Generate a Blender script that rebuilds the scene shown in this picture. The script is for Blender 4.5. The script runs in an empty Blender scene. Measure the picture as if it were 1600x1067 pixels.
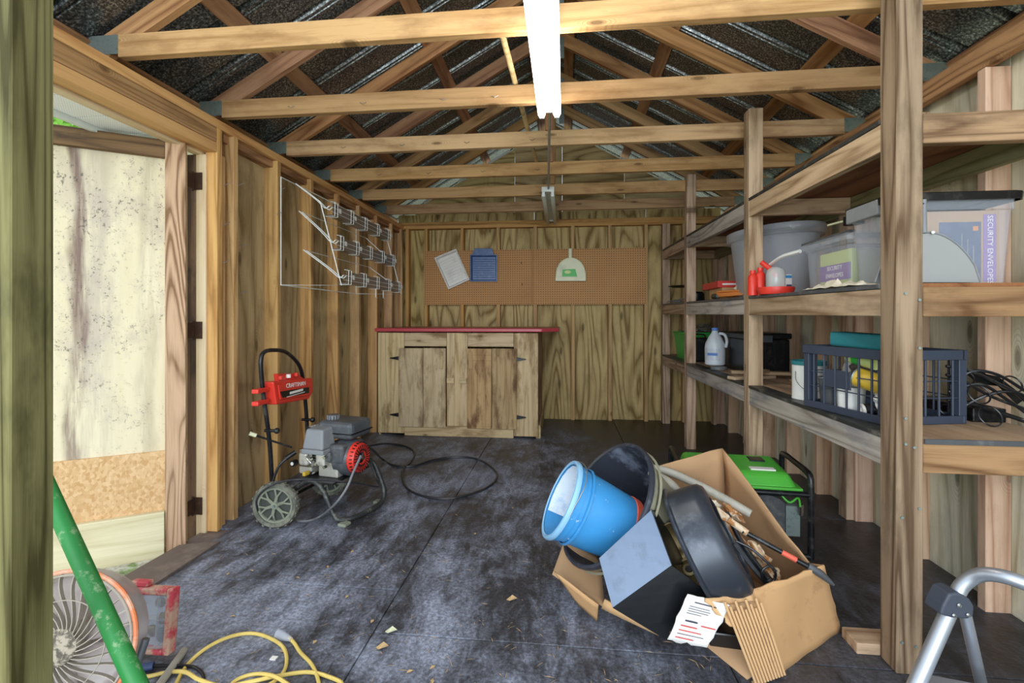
import bpy, bmesh, math, random
from mathutils import Vector, Matrix, Euler, noise
random.seed(7)
C = bpy.context.scene.collection
R = math.radians
PI = math.pi

# ------------------------------------------------------------------ camera, sky, exposure
F, CX, CY, TH, H = 748.0, 800.0, 496.9, 0.1081, 1.1134
cs, sn = math.cos(TH), math.sin(TH)
cam = bpy.data.cameras.new('camera')
camo = bpy.data.objects.new('camera', cam); C.objects.link(camo)
camo.location = (0, 0, H); camo.rotation_euler = (PI/2, 0, TH)
cam.sensor_width = 36; cam.lens = F/1600*36
cam.shift_y = -(533.5-CY)/1600; cam.clip_start = 0.05
bpy.context.scene.camera = camo
vs = bpy.context.scene.view_settings
vs.view_transform = 'Standard'; vs.look = 'None'; vs.gamma = 1; vs.use_curve_mapping = False
vs.exposure = 0.38
w = bpy.data.worlds.new('sky'); bpy.context.scene.world = w; w.use_nodes = True
nt = w.node_tree; bg = nt.nodes['Background']
bg.inputs['Color'].default_value = (0.80, 0.90, 1.0, 1); bg.inputs['Strength'].default_value = 1.35

def area(name, loc, rot, sx, sy, power, col):
    l = bpy.data.lights.new(name, 'AREA'); l.shape = 'RECTANGLE'; l.size = sx; l.size_y = sy
    l.energy = power; l.color = col
    o = bpy.data.objects.new(name, l); o.location = loc; o.rotation_euler = rot; C.objects.link(o); return o
area('doorway_daylight_fill', (-0.2, -3.4, 1.7), (R(84), 0, 0), 3.6, 3.0, 190, (0.84, 0.92, 1.0))  # added fill lamp out front, boosts the daylight entering the open front

# ------------------------------------------------------------------ measuring helpers (photo point -> point on a real plane)
def ray(u, v):
    a = (u-CX)/F; b = -(v-CY)/F
    return Vector((a*cs-sn, a*sn+cs, b))
def PX(u, v, X): r = ray(u, v); t = X/r.x; return Vector((X, r.y*t, H+r.z*t))
def PY(u, v, Y): r = ray(u, v); t = Y/r.y; return Vector((r.x*t, Y, H+r.z*t))
def PZ(u, v, Z=0.0): r = ray(u, v); t = (Z-H)/r.z; return Vector((r.x*t, r.y*t, Z))
def PD(u, v, d): r = ray(u, v); return Vector((r.x*d, r.y*d, H+r.z*d))

# ------------------------------------------------------------------ materials
def srgb(h):
    if isinstance(h, str):
        h = h.lstrip('#'); c = [int(h[i:i+2], 16)/255 for i in (0, 2, 4)]
    else: c = [x/255 for x in h]
    return tuple([(x/12.92 if x <= .04045 else ((x+.055)/1.055)**2.4) for x in c]+[1])
class NT:
    def __init__(s, name):
        s.m = bpy.data.materials.new(name); s.m.use_nodes = True; s.t = s.m.node_tree
        s.b = s.t.nodes['Principled BSDF']
    def n(s, ty, ins=None, **kw):
        x = s.t.nodes.new(ty)
        for k, v in kw.items(): setattr(x, k, v)
        for k, v in (ins or {}).items(): s.set(x.inputs[k], v)
        return x
    def set(s, sock, v):
        if isinstance(v, bpy.types.NodeSocket): s.t.links.new(v, sock)
        else: sock.default_value = v
    def math(s, op, a, b=0.0, c=None, clamp=False):
        x = s.n('ShaderNodeMath', operation=op, use_clamp=clamp); s.set(x.inputs[0], a); s.set(x.inputs[1], b)
        if c is not None: s.set(x.inputs[2], c)
        return x.outputs[0]
    def vm(s, op, a, b):
        x = s.n('ShaderNodeVectorMath', operation=op); s.set(x.inputs[0], a); s.set(x.inputs[1], b); return x.outputs[0]
    def mix(s, f, a, b, bt='MIX'):
        x = s.n('ShaderNodeMix', data_type='RGBA', blend_type=bt); s.set(x.inputs[0], f); s.set(x.inputs[6], a); s.set(x.inputs[7], b); return x.outputs[2]
    def noise(s, v, sc, det=3, rough=.55, dist=0.0):
        x = s.n('ShaderNodeTexNoise', {'Vector': v, 'Scale': sc, 'Detail': det, 'Roughness': rough, 'Distortion': dist}); return x.outputs[0]
    def ramp(s, f, stops):
        x = s.n('ShaderNodeValToRGB'); s.set(x.inputs[0], f); e = x.color_ramp.elements
        while len(e) < len(stops): e.new(.5)
        for i, (p, c) in enumerate(stops):
            e[i].position = p; e[i].color = c if len(c) == 4 else tuple(c)+(1,)
        return x.outputs[0]
    def smooth(s, f, lo, hi):
        x = s.n('ShaderNodeMapRange', interpolation_type='SMOOTHSTEP'); s.set(x.inputs[0], f); s.set(x.inputs[1], lo); s.set(x.inputs[2], hi); return x.outputs[0]
    def bump(s, hgt, strength=.3, dist=.003):
        x = s.n('ShaderNodeBump', {'Height': hgt, 'Strength': strength, 'Distance': dist}); s.set(s.b.inputs['Normal'], x.outputs[0])
    def obj(s, rnd=True):
        v = s.n('ShaderNodeTexCoord').outputs['Object']
        if rnd:
            r = s.n('ShaderNodeObjectInfo').outputs['Random']
            r3 = s.n('ShaderNodeCombineXYZ', {0: s.math('MULTIPLY', r, 37.0), 1: s.math('MULTIPLY', r, 53.0), 2: s.math('MULTIPLY', r, 71.0)}).outputs[0]
            v = s.vm('ADD', v, r3)
        return v

def wood(name, light, dark, vary=.12, rings=7.0, across=9.0, along=.55, knot=True, rough=.72, grime=None, gr=.5, contrast=.75, kv=(2.2, 4.0, 4.0), kr=.085):
    """Grain runs along each board's own local X."""
    s = NT(name); v = s.obj(); L, D = srgb(light), srgb(dark)
    st = s.vm('MULTIPLY', v, (along, across*.9, across*.9))
    n1 = s.noise(st, 1.0, 1.5, .4, .25)
    r = s.math('PINGPONG', s.math('MULTIPLY', n1, rings), .5)
    line = s.smooth(r, .16, .0)
    r = s.smooth(r, .05, .5)
    fine = s.math('ADD', s.math('MULTIPLY', s.noise(s.vm('MULTIPLY', v, (2.5, 70, 70)), 1.0, 3, .65), .6), s.math('MULTIPLY', s.noise(s.vm('MULTIPLY', v, (9, 260, 260)), 1.0, 2, .6), .4))
    med = s.noise(s.vm('MULTIPLY', v, (1.2, 12, 12)), 1.0, 3, .6)
    f = s.math('MULTIPLY', s.math('SUBTRACT', 1.0, r), contrast)
    f = s.math('MULTIPLY', f, s.math('ADD', .25, s.math('MULTIPLY', s.smooth(med, .35, .65), .6)))
    f = s.math('ADD', f, s.math('MULTIPLY', line, .5*contrast))
    f = s.math('ADD', f, s.math('MULTIPLY', s.math('SUBTRACT', fine, .5), 1.5), clamp=True)
    col = s.mix(f, L, D)
    # board to board variation
    rnd = s.n('ShaderNodeObjectInfo').outputs['Random']
    hsv = s.n('ShaderNodeHueSaturation', {'Color': col, 'Value': s.math('ADD', 1-vary, s.math('MULTIPLY', rnd, 2*vary)),
              'Saturation': s.math('ADD', .92, s.math('MULTIPLY', s.math('FRACT', s.math('MULTIPLY', rnd, 7.3)), .16)), 'Hue': s.math('ADD', .494, s.math('MULTIPLY', s.math('FRACT', s.math('MULTIPLY', rnd, 3.7)), .012))})
    col = hsv.outputs[0]
    if knot:
        if 0 in kv:
            ks = s.n('ShaderNodeSeparateXYZ', {0: s.vm('MULTIPLY', v, kv)})
            kc = s.n('ShaderNodeCombineXYZ', {0: ks.outputs[0], 1: ks.outputs[2] if kv[1] == 0 else ks.outputs[1]}).outputs[0]
            vo = s.n('ShaderNodeTexVoronoi', {'Vector': kc, 'Scale': 1.0, 'Randomness': 1.0}, voronoi_dimensions='2D')
        else: vo = s.n('ShaderNodeTexVoronoi', {'Vector': s.vm('MULTIPLY', v, kv), 'Scale': 1.0, 'Randomness': 1.0})
        kn = s.math('SUBTRACT', 1.0, s.smooth(vo.outputs['Distance'], kr*.3, kr))
        ring = s.math('MULTIPLY', s.smooth(vo.outputs['Distance'], kr*2.4, kr), s.smooth(s.math('PINGPONG', s.math('MULTIPLY', vo.outputs['Distance'], 38.0), .5), .3, .0))
        col = s.mix(s.math('MULTIPLY', ring, .35), col, tuple(x*.6 for x in D[:3])+(1,))
        col = s.mix(s.math('MULTIPLY', kn, .75), col, tuple(x*.35 for x in D[:3])+(1,))
    blot = s.noise(s.vm('MULTIPLY', v, (7, 16, 16)), 1.0, 5, .7)
    col = s.mix(s.math('MULTIPLY', s.smooth(blot, .62, .72), .2), col, tuple(x*.7 for x in D[:3])+(1,))
    if grime:
        g = s.noise(s.vm('MULTIPLY', v, (2.5, 7, 7)), 1.0, 5, .65)
        col = s.mix(s.math('MULTIPLY', s.smooth(g, .48, .68), gr), col, srgb(grime))
    s.set(s.b.inputs['Base Color'], col); s.b.inputs['Roughness'].default_value = rough
    s.b.inputs['Specular IOR Level'].default_value = .25
    s.bump(s.math('ADD', fine, f), .25, .002)
    return s.m

def plain(name, col, rough=.5, metal=0.0, vary=.12, sc=14, dirt=None, dirt_amt=.5, dsc=6, coat=0.0, trans=0.0, alpha=1.0, emit=None, estr=0, lo=.5, hi=.7, spec=.5, bump=0.0, bsc=200):
    s = NT(name); c = srgb(col); v = s.obj()
    n1 = s.noise(v, sc, 4)
    colr = s.mix(n1, tuple(x*(1-vary) for x in c[:3])+(1,), tuple(min(1, x*(1+vary)) for x in c[:3])+(1,))
    if dirt:
        g = s.noise(v, dsc, 6, .7)
        colr = s.mix(s.math('MULTIPLY', s.smooth(g, lo, hi), dirt_amt), colr, srgb(dirt))
    s.set(s.b.inputs['Base Color'], colr)
    s.b.inputs['Roughness'].default_value = rough; s.b.inputs['Metallic'].default_value = metal
    s.b.inputs['Coat Weight'].default_value = coat; s.b.inputs['Transmission Weight'].default_value = trans
    s.b.inputs['Alpha'].default_value = alpha; s.b.inputs['Specular IOR Level'].default_value = spec
    if bump: s.bump(s.noise(v, bsc, 3), bump, .002)
    if emit:
        s.b.inputs['Emission Color'].default_value = srgb(emit); s.b.inputs['Emission Strength'].default_value = estr
    return s.m

M = {}
M['chord'] = wood('pine_chord', '#c8a274', '#946c42', rings=6, across=9, contrast=.45, grime='#7d5530', gr=.45, kv=(1.5, 0, 5), kr=.07)
M['truss'] = wood('pine_truss', '#b88a62', '#83583a', rings=6, across=8, grime='#5f3f2a', gr=.4)
M['truss_back'] = wood('pine_truss_rear', '#b8905f', '#87623c', rings=6, across=8, grime='#6a4a2a', gr=.35)
M['stud_left'] = wood('stud_orange', '#cfa671', '#a0764a', rings=7, grime='#7a5630', gr=.4)
M['stud_right'] = wood('stud_pinkish', '#e2bfa0', '#b88c6c', rings=7, grime='#94755c', gr=.35)
M['stud_back'] = wood('stud_rear', '#c39c66', '#94703f', rings=7)
M['header'] = wood('header_beam', '#ba8f60', '#77522f', rings=12, across=9, grime='#5f4228', gr=.35)
M['header_light'] = wood('header_trim', '#d6a96c', '#b27f48', rings=7)
M['cream'] = wood('cream_trim', '#e6d1a8', '#cba978', rings=4, contrast=.5)
M['ply_left'] = wood('plywood_left', '#bda578', '#8a7246', rings=11, across=3.6, along=.5, grime='#6a5632', gr=.5, vary=.06, kv=(1.3, 0, 4), kr=.085)
M['ply_right'] = wood('plywood_right', '#ebe6d0', '#b4a88a', rings=11, across=3.4, along=.5, grime='#a4a89c', gr=.35, vary=.05, kv=(1.2, 0, 4), kr=.08)
M['ply_back'] = wood('plywood_rear', '#c2ab76', '#80683c', rings=15, across=3.4, along=.45, vary=.08, contrast=.9, grime='#6e5a34', gr=.35, kv=(1.2, 4, 0), kr=.085)
M['ply_under'] = wood('plywood_deck', '#9a6b49', '#6d452c', rings=5, across=3, along=.8, vary=.05, knot=False)
M['deck_top'] = wood('plywood_deck_top', '#c4a688', '#937357', rings=5, across=4, vary=.05, knot=False, grime='#6c6660', gr=.6)
M['shelf'] = wood('shelf_lumber', '#c4a88a', '#8a6c50', rings=9, across=9, grime='#6a5a4a', gr=.5, kv=(1.5, 0, 5), kr=.06)
M['shelf_grey'] = wood('shelf_lumber_grey', '#c0b6ac', '#8c8278', rings=9, across=9, grime='#666c7a', gr=.6)
M['shelf_brown'] = wood('shelf_lumber_brown', '#a58361', '#6a4c33', rings=10, across=10, grime='#4e3a28', gr=.5)
M['post'] = wood('post_lumber', '#9c8466', '#5f482f', rings=11, across=10, along=.3, grime='#4d3f2c', gr=.5, contrast=.9)
M['green_wood'] = wood('treated_green', '#9a9470', '#6b6544', rings=9, across=9)
M['near_post'] = wood('treated_post', '#7d7650', '#453f22', rings=16, across=12, along=.3, grime='#2e2914', gr=.7, contrast=1.0)
M['barn'] = wood('barn_wood', '#cdb68e', '#96794f', rings=7, across=9, contrast=.45, grime='#6a4a2c', gr=.65, rough=.85, vary=.10, kv=(1.8, 0, 5), kr=.06)
M['barn_dark'] = wood('barn_wood_dark', '#bd9f74', '#835f41', rings=7, across=9, contrast=.5, grime='#542f20', gr=.8, rough=.85, vary=.10, kv=(1.8, 0, 5), kr=.06)
M['door_rail'] = wood('weathered_rail', '#806349', '#463428', rings=6, across=8, grime='#2f2825', gr=.85, vary=.04)
M['door_stile'] = wood('door_stile', '#c6a688', '#84654a', rings=13, across=9, along=.9, vary=.03, contrast=1.0)
M['pt_board'] = wood('treated_board', '#ddd2b2', '#bfb18c', rings=6, across=6, along=.5, vary=.02, contrast=.6)
M['sill'] = plain('sill_board', '#6e6058', .8, dirt='#94867c', dirt_amt=.5)
M['dowel'] = wood('dowel_wood', '#d8be8c', '#b59764', knot=False)

# speckled dark metal roof underside
s = NT('roof_metal'); v = s.obj(False)
n = s.noise(v, 95, 3, .7); n2 = s.noise(v, 2.0, 3)
col = s.ramp(n, [(.36, srgb('#34393b')), (.52, srgb('#666b6d')), (.66, srgb('#c4c8c6'))])
s.set(s.b.inputs['Base Color'], s.mix(s.math('MULTIPLY', n2, .4), col, srgb('#3a3330')))
s.b.inputs['Metallic'].default_value = .65; s.b.inputs['Roughness'].default_value = .30
M['roof'] = s.m
M['galv'] = plain('galvanised_plate', '#8f9c98', .45, .6, dirt='#566466', dirt_amt=.6, dsc=60)
M['white_metal'] = plain('white_enamel', '#e6ebe6', .4)
M['soffit'] = None
s = NT('soffit_vinyl'); v = s.n('ShaderNodeTexCoord').outputs['Object']
vo = s.n('ShaderNodeTexVoronoi', {'Vector': v, 'Scale': 90.0, 'Randomness': 0.0})
s.set(s.b.inputs['Base Color'], s.mix(s.smooth(vo.outputs['Distance'], .15, .3), srgb('#c8ced0'), srgb('#fafcfc')))
M['soffit'] = s.m

# black rubber floor with pale dust and scuffs
s = NT('rubber_floor'); v = s.n('ShaderNodeTexCoord').outputs['Object']
sp = s.n('ShaderNodeSeparateXYZ', {0: v})
big = s.noise(s.vm('MULTIPLY', v, (1.5, 1.1, 1)), 1.7, 6, .66, .4)
streak = s.noise(s.vm('MULTIPLY', s.vm('ADD', v, (3, 1, 0)), (9, 3, 1)), 1.6, 5, .7, .7)
speck = s.noise(v, 230, 2, .6); speck2 = s.noise(v, 75, 3, .7)
# dirt was tracked in by the two doors: it thins away from the entrance
fr = s.smooth(s.math('ADD', sp.outputs[1], s.math('MULTIPLY', sp.outputs[0], .6)), 2.75, 1.0)
rt = s.smooth(sp.outputs[0], .75, -.1)
area_m = s.math('MULTIPLY', fr, s.math('ADD', .30, s.math('MULTIPLY', rt, .95)))
d1 = s.smooth(s.math('ADD', s.math('MULTIPLY', big, .62), s.math('MULTIPLY', streak, .38)), .40, .66)
d2 = s.smooth(speck2, .36, .70)
dust = s.math('MULTIPLY', area_m, s.math('MULTIPLY', s.math('ADD', .10, s.math('MULTIPLY', d1, .95)), s.math('ADD', .45, s.math('MULTIPLY', d2, .55))))
base = s.mix(s.noise(v, 3.0, 4), srgb('#1b1714'), srgb('#2a2522'))
col = s.mix(s.math('MULTIPLY', dust, 1.0, clamp=True), base, srgb('#a2a8ba'))
crumbs = s.math('MULTIPLY', s.smooth(speck, .73, .78), s.math('ADD', .12, s.math('MULTIPLY', area_m, .8)))
col = s.mix(crumbs, col, srgb('#c9c4b8'))
s.set(s.b.inputs['Base Color'], col)
s.set(s.b.inputs['Roughness'], s.math('ADD', .30, s.math('MULTIPLY', dust, .6, clamp=True)))
s.b.inputs['Specular IOR Level'].default_value = .3
s.bump(s.math('ADD', speck2, s.noise(v, 40, 3)), .35, .004)
M['rubber'] = s.m

s = NT('ground_litter'); v = s.n('ShaderNodeTexCoord').outputs['Object']
a = s.noise(v, 28, 6, .8); b = s.noise(v, 9, 4)
s.set(s.b.inputs['Base Color'], s.mix(s.smooth(b, .45, .6), s.ramp(a, [(.3, srgb('#8d836c')), (.5, srgb('#dcd4be')), (.7, srgb('#fbf8f0'))]), s.ramp(a, [(.3, srgb('#556b2c')), (.7, srgb('#a8bf6c'))])))
s.b.inputs['Roughness'].default_value = .95; s.bump(a, .8, .02); M['ground'] = s.m

# stained plywood of the door
s = NT('stained_door_ply'); v = s.n('ShaderNodeTexCoord').outputs['Object']
gx = s.noise(s.vm('MULTIPLY', v, (1.2, 14, 14)), 1.0, 5, .7)
bl = s.noise(s.vm('MULTIPLY', v, (2.0, 3.2, 3.2)), 1.0, 5, .7)
mo = s.noise(v, 60, 4, .75)
col = s.mix(gx, srgb('#e6dcc0'), srgb('#d3c39c'))
col = s.mix(s.math('MULTIPLY', s.smooth(bl, .48, .66), .5), col, srgb('#b8a89a'))
spx = s.n('ShaderNodeSeparateXYZ', {0: v})
wob = s.math('MULTIPLY', s.math('SUBTRACT', s.noise(s.vm('MULTIPLY', v, (2, 5, 5)), 1.0, 4), .5), .16)
def streak_at(y, wd, amt, c):
    global col
    dd = s.math('ABSOLUTE', s.math('ADD', s.math('SUBTRACT', spx.outputs[1], y), wob))
    f = s.math('MULTIPLY', s.math('SUBTRACT', 1.0, s.smooth(dd, wd*.15, wd)), s.math('MULTIPLY', s.smooth(gx, .3, .6), amt))
    col = s.mix(f, col, srgb(c))
streak_at(-.08, .045, .9, '#6a4a3a'); streak_at(-.14, .12, .35, '#8d8088'); streak_at(-.36, .05, .35, '#7d6b58'); streak_at(.3, .12, .35, '#a59a98')
col = s.mix(s.math('MULTIPLY', s.smooth(mo, .55, .66), s.math('MULTIPLY', s.smooth(bl, .42, .6), .8)), col, srgb('#4b4640'))
s.set(s.b.inputs['Base Color'], col); s.b.inputs['Roughness'].default_value = .85; M['door_ply'] = s.m

s = NT('osb_sheet'); v = s.obj(False)
vo = s.n('ShaderNodeTexVoronoi', {'Vector': s.vm('MULTIPLY', v, (95, 42, 70)), 'Scale': 1.0})
s.set(s.b.inputs['Base Color'], s.mix(s.n('ShaderNodeSeparateColor', {0: vo.outputs['Color']}).outputs[0], srgb('#dcb88a'), srgb('#c29763')))
s.b.inputs['Roughness'].default_value = .8; M['osb'] = s.m

s = NT('perforated_hardboard'); v = s.n('ShaderNodeTexCoord').outputs['Object']
vo = s.n('ShaderNodeTexVoronoi', {'Vector': s.vm('ADD', v, (.0127, .0127, .0127)), 'Scale': 39.37, 'Randomness': 0.0})
sp = s.n('ShaderNodeSeparateXYZ', {0: v})
def cell(o): return s.math('ABSOLUTE', s.math('SUBTRACT', s.math('FRACT', s.math('MULTIPLY', o, 39.37)), .5))
dd = s.math('SQRT', s.math('ADD', s.math('POWER', cell(sp.outputs[0]), 2.0), s.math('POWER', cell(sp.outputs[2]), 2.0)))
base = s.mix(s.noise(v, 3, 4), srgb('#c9965c'), srgb('#ae7c48'))
s.set(s.b.inputs['Base Color'], s.mix(s.smooth(dd, .17, .23), srgb('#4a3018'), base))
s.b.inputs['Roughness'].default_value = .7; M['peg'] = s.m

def cardboard(name, c='#c89c6c'):
    s = NT(name); v = s.obj(False)
    n = s.noise(v, 3.5, 5); st = s.noise(s.vm('MULTIPLY', v, (60, 60, 3)), 1.0, 2)
    cc = srgb(c); col = s.mix(n, tuple(x*.82 for x in cc[:3])+(1,), tuple(min(1, x*1.12) for x in cc[:3])+(1,))
    col = s.mix(s.math('MULTIPLY', s.smooth(s.noise(v, 7, 5, .7), .56, .7), .3), col, srgb('#7c5a3c'))
    s.set(s.b.inputs['Base Color'], col); s.b.inputs['Roughness'].default_value = .85; s.bump(st, .15, .002); return s.m
M['card'] = cardboard('cardboard'); M['card_in'] = cardboard('cardboard_inner', '#b9936c'); M['card_edge'] = cardboard('corrugated_edge', '#d2a878')

M['rust_hinge'] = plain('rusted_hinge', '#4a3428', .7, .4, dirt='#6e4c34', dirt_amt=.6, dsc=40)
M['red_top'] = plain('red_laminate', '#b8444c', .35, vary=.05)
M['black_metal'] = plain('black_steel', '#17181a', .35, .3, dirt='#55534f', dirt_amt=.4, dsc=20)
M['black_tube'] = plain('black_powder_coat', '#1a1b1e', .3, .2, dirt='#8a8880', dirt_amt=.25, dsc=14)
M['dusty_tube'] = plain('dusty_tube', '#3a3c3c', .45, .3, dirt='#9a9688', dirt_amt=.65, dsc=12)
M['red_plastic'] = plain('red_plastic', '#dd3a2c', .4, vary=.06)
M['red_worn'] = plain('red_worn_plastic', '#c8424f', .6, dirt='#c6b094', dirt_amt=.8, dsc=16, lo=.42, hi=.56)
M['grey_plastic'] = plain('grey_plastic', '#84878a', .5, dirt='#aaa598', dirt_amt=.4)
M['dark_grey'] = plain('dark_grey_plastic', '#4b4e52', .4, dirt='#8e8b84', dirt_amt=.4, dsc=10)
M['alu'] = plain('cast_aluminium', '#d6d2c6', .4, .5, dirt='#8a8272', dirt_amt=.6, dsc=14)
M['chrome'] = plain('chrome', '#c8c8c4', .2, 1.0)
M['hose'] = plain('black_hose', '#26262a', .4, dirt='#6c6a66', dirt_amt=.4, dsc=9)
M['hose_grey'] = plain('grey_hose', '#77777a', .4)
M['tyre'] = plain('dusty_tyre', '#5f6055', .9, dirt='#8e8c7c', dirt_amt=.7, dsc=14, lo=.4, hi=.6, bump=.4)
M['hub'] = plain('dusty_wheel_hub', '#8b8f7c', .8, dirt='#5a5d52', dirt_amt=.7, dsc=18)
M['hub_dark'] = plain('hub_recess', '#474b44', .85)
M['cord'] = plain('yellow_cord', '#e0c46c', .5, dirt='#b09858', dirt_amt=.4)
M['orange_cord'] = plain('orange_cord', '#e08a44', .5)
M['white_pl'] = plain('white_plastic', '#e8e8e4', .4, vary=.04)
M['cream_pl'] = plain('cream_plastic', '#dcdcb8', .45, dirt='#a8a888', dirt_amt=.4)
M['tray_white'] = plain('white_tray', '#e2dfd8', .5, dirt='#b8b2a8', dirt_amt=.5, dsc=12)
M['blue_pl'] = plain('blue_tray', '#3c5a8c', .35, dirt='#8494b0', dirt_amt=.4, dsc=22)
M['blue_bucket'] = plain('blue_bucket', '#3f93cf', .38, dirt='#dfe6ea', dirt_amt=.55, dsc=17, lo=.66, hi=.70)
M['bucket_rim'] = plain('blue_bucket_rim', '#8fbfe2', .4)
M['paint_splash'] = plain('dried_white_paint', '#dfe8f0', .6, dirt='#8fb8dc', dirt_amt=.6, dsc=14)
M['red_paint'] = plain('dried_red_paint', '#d9604a', .6)
M['tub'] = plain('grey_tub', '#8a8670', .6, dirt='#5a574a', dirt_amt=.6, dsc=8)
M['tub_in'] = plain('dark_tub', '#33363f', .35, dirt='#8d96a8', dirt_amt=.5, dsc=9)
M['blue_grey_sheet'] = plain('blue_grey_sheet', '#5f7088', .42, .1, dirt='#4a586c', dirt_amt=.6, dsc=11)
M['black_sheet'] = plain('black_sheet', '#101216', .3, spec=.6)
M['brass'] = plain('aged_brass', '#857450', .5, .7, dirt='#4a3e28', dirt_amt=.6)
M['pan'] = plain('black_pan', '#3a3f48', .33, .3, dirt='#9aa2ae', dirt_amt=.35, dsc=7, lo=.5, hi=.75)
M['pan_dark'] = plain('black_pan_inside', '#15151a', .45)
M['grey_pipe'] = plain('grey_pipe', '#a8a396', .5, dirt='#7a7466', dirt_amt=.5)
M['rusty'] = plain('rusty_scrap', '#a8703e', .8, dirt='#e0cdb0', dirt_amt=.8, dsc=20, lo=.45, hi=.55)
M['green_pl'] = plain('green_housing', '#4fae3c', .35, vary=.06)
M['green_bin'] = plain('green_bin', '#3fb548', .45)
M['green_pole'] = plain('green_painted_pole', '#1f7a35', .5, dirt='#9aae88', dirt_amt=.6, dsc=34, lo=.54, hi=.66)
M['ladder'] = plain('ladder_aluminium', '#b4b9c2', .38, .75, vary=.05)
M['ladder_joint'] = plain('ladder_joint', '#3c414c', .5)
M['teal'] = plain('teal_case', '#2f7f86', .45)
M['jug'] = plain('milky_jug', '#dfe6ec', .35, trans=.25)
M['crate'] = plain('black_crate', '#3b4353', .45)
M['box_red'] = plain('red_carton', '#cc3a34', .5)
M['purple'] = plain('purple_label', '#8f6fae', .5)
M['lime'] = plain('lime_label', '#cfdc8c', .5)
M['navy'] = plain('navy_print', '#3a4a70', .5, dirt='#5e6a88', dirt_amt=.5, dsc=18)
M['yellow'] = plain('yellow_bottle', '#d9b43c', .4)
M['rag'] = plain('cream_rag', '#e6dcc4', .9, dirt='#b09c78', dirt_amt=.6)
M['twine'] = plain('galvanised_wire', '#9a9c9c', .4, .6)
M['wood_scrap'] = wood('wood_scrap', '#b89c7c', '#7c6650', rings=4)
M['letters'] = plain('white_letters', '#f0ece6', .5, vary=.02)
M['blue_ink'] = plain('blue_ink', '#5c7fc0', .7)
M['dark_ink'] = plain('dark_print', '#2c3240', .7)
M['leaf'] = plain('leaf_litter', '#c9a878', .8, vary=.3, sc=30)
M['fan_grime'] = plain('dusty_fan_blade', '#9c9384', .8, dirt='#d8ccc0', dirt_amt=.5)
M['grimy_hub'] = plain('grimy_fan_hub', '#a89c88', .8, dirt='#4a4438', dirt_amt=.9, dsc=40, lo=.46, hi=.58)
M['orange_rim'] = plain('orange_rim', '#d9794a', .55, dirt='#c8a890', dirt_amt=.7, dsc=20, lo=.45, hi=.6)
M['foliage'] = plain('bright_foliage', '#7fb83c', .6, vary=.35, sc=3)
M['bark'] = plain('bark', '#6b5a48', .9)
M['tube_on'] = plain('lit_tube', '#fff6e8', .4, emit='#fff8ee', estr=15.0)
M['tube_off'] = plain('unlit_tube', '#d6ddcc', .3)

def clear(name, col, alpha, rough=.25):
    s = NT(name); s.b.inputs['Base Color'].default_value = srgb(col); s.b.inputs['Roughness'].default_value = rough
    s.b.inputs['Alpha'].default_value = alpha; s.b.inputs['Coat Weight'].default_value = .3
    return s.m
M['clear'] = clear('clear_plastic', '#dbe2ec', .15)
M['clear_tub'] = clear('milky_clear_plastic', '#d6dce6', .34, .35)
M['clear_dark'] = clear('cloudy_grey_plastic', '#a4a6a4', .88, .4)
M['clear_holder'] = clear('clear_strip', '#75685c', .85, .3)
M['clear_dome'] = clear('clear_jar', '#d8dcd8', .5, .2)
M['fan_clear'] = clear('dusty_clear_fan', '#b9aca6', .62, .45)

# ------------------------------------------------------------------ mesh helpers
W = {}
def nm(o): return o.name
def place(o, Mx, parent=None):
    C.objects.link(o)
    W[o.name] = Mx.copy()
    if parent is not None:
        o.parent = parent; o.matrix_basis = W[parent.name].inverted() @ Mx
    else: o.matrix_basis = Mx
    return o
def tag(o, label=None, cat=None, group=None, kind=None):
    if label: o['label'] = label
    if cat: o['category'] = cat
    if group: o['group'] = group
    if kind: o['kind'] = kind
    return o
def thing(name, label, cat, loc=(0, 0, 0), group=None, kind=None):
    o = bpy.data.objects.new(name, None); o.empty_display_size = .1
    place(o, Matrix.Translation(Vector(loc))); return tag(o, label, cat, group, kind)
def part_empty(name, parent, loc):
    o = bpy.data.objects.new(name, None); o.empty_display_size = .05
    return place(o, Matrix.Translation(Vector(loc)), parent)
def struct(name, loc=(0, 0, 0)): return thing(name, None, None, loc, kind='structure')

def catmull(pts, n=6, closed=False):
    P = [Vector(p) for p in pts]
    if len(P) < 3: return P
    out = []; N = len(P)
    rng = range(N) if closed else range(N-1)
    for i in rng:
        p0 = P[(i-1) % N] if closed or i > 0 else P[0]*2-P[1]
        p1 = P[i]; p2 = P[(i+1) % N]
        p3 = P[(i+2) % N] if closed or i+2 < N else P[-1]*2-P[-2]
        for k in range(n):
            t = k/n
            out.append(.5*((2*p1)+(p2-p0)*t+(2*p0-5*p1+4*p2-p3)*t*t+(3*p1-p0-3*p2+p3)*t**3))
    if not closed: out.append(P[-1])
    return out

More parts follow.
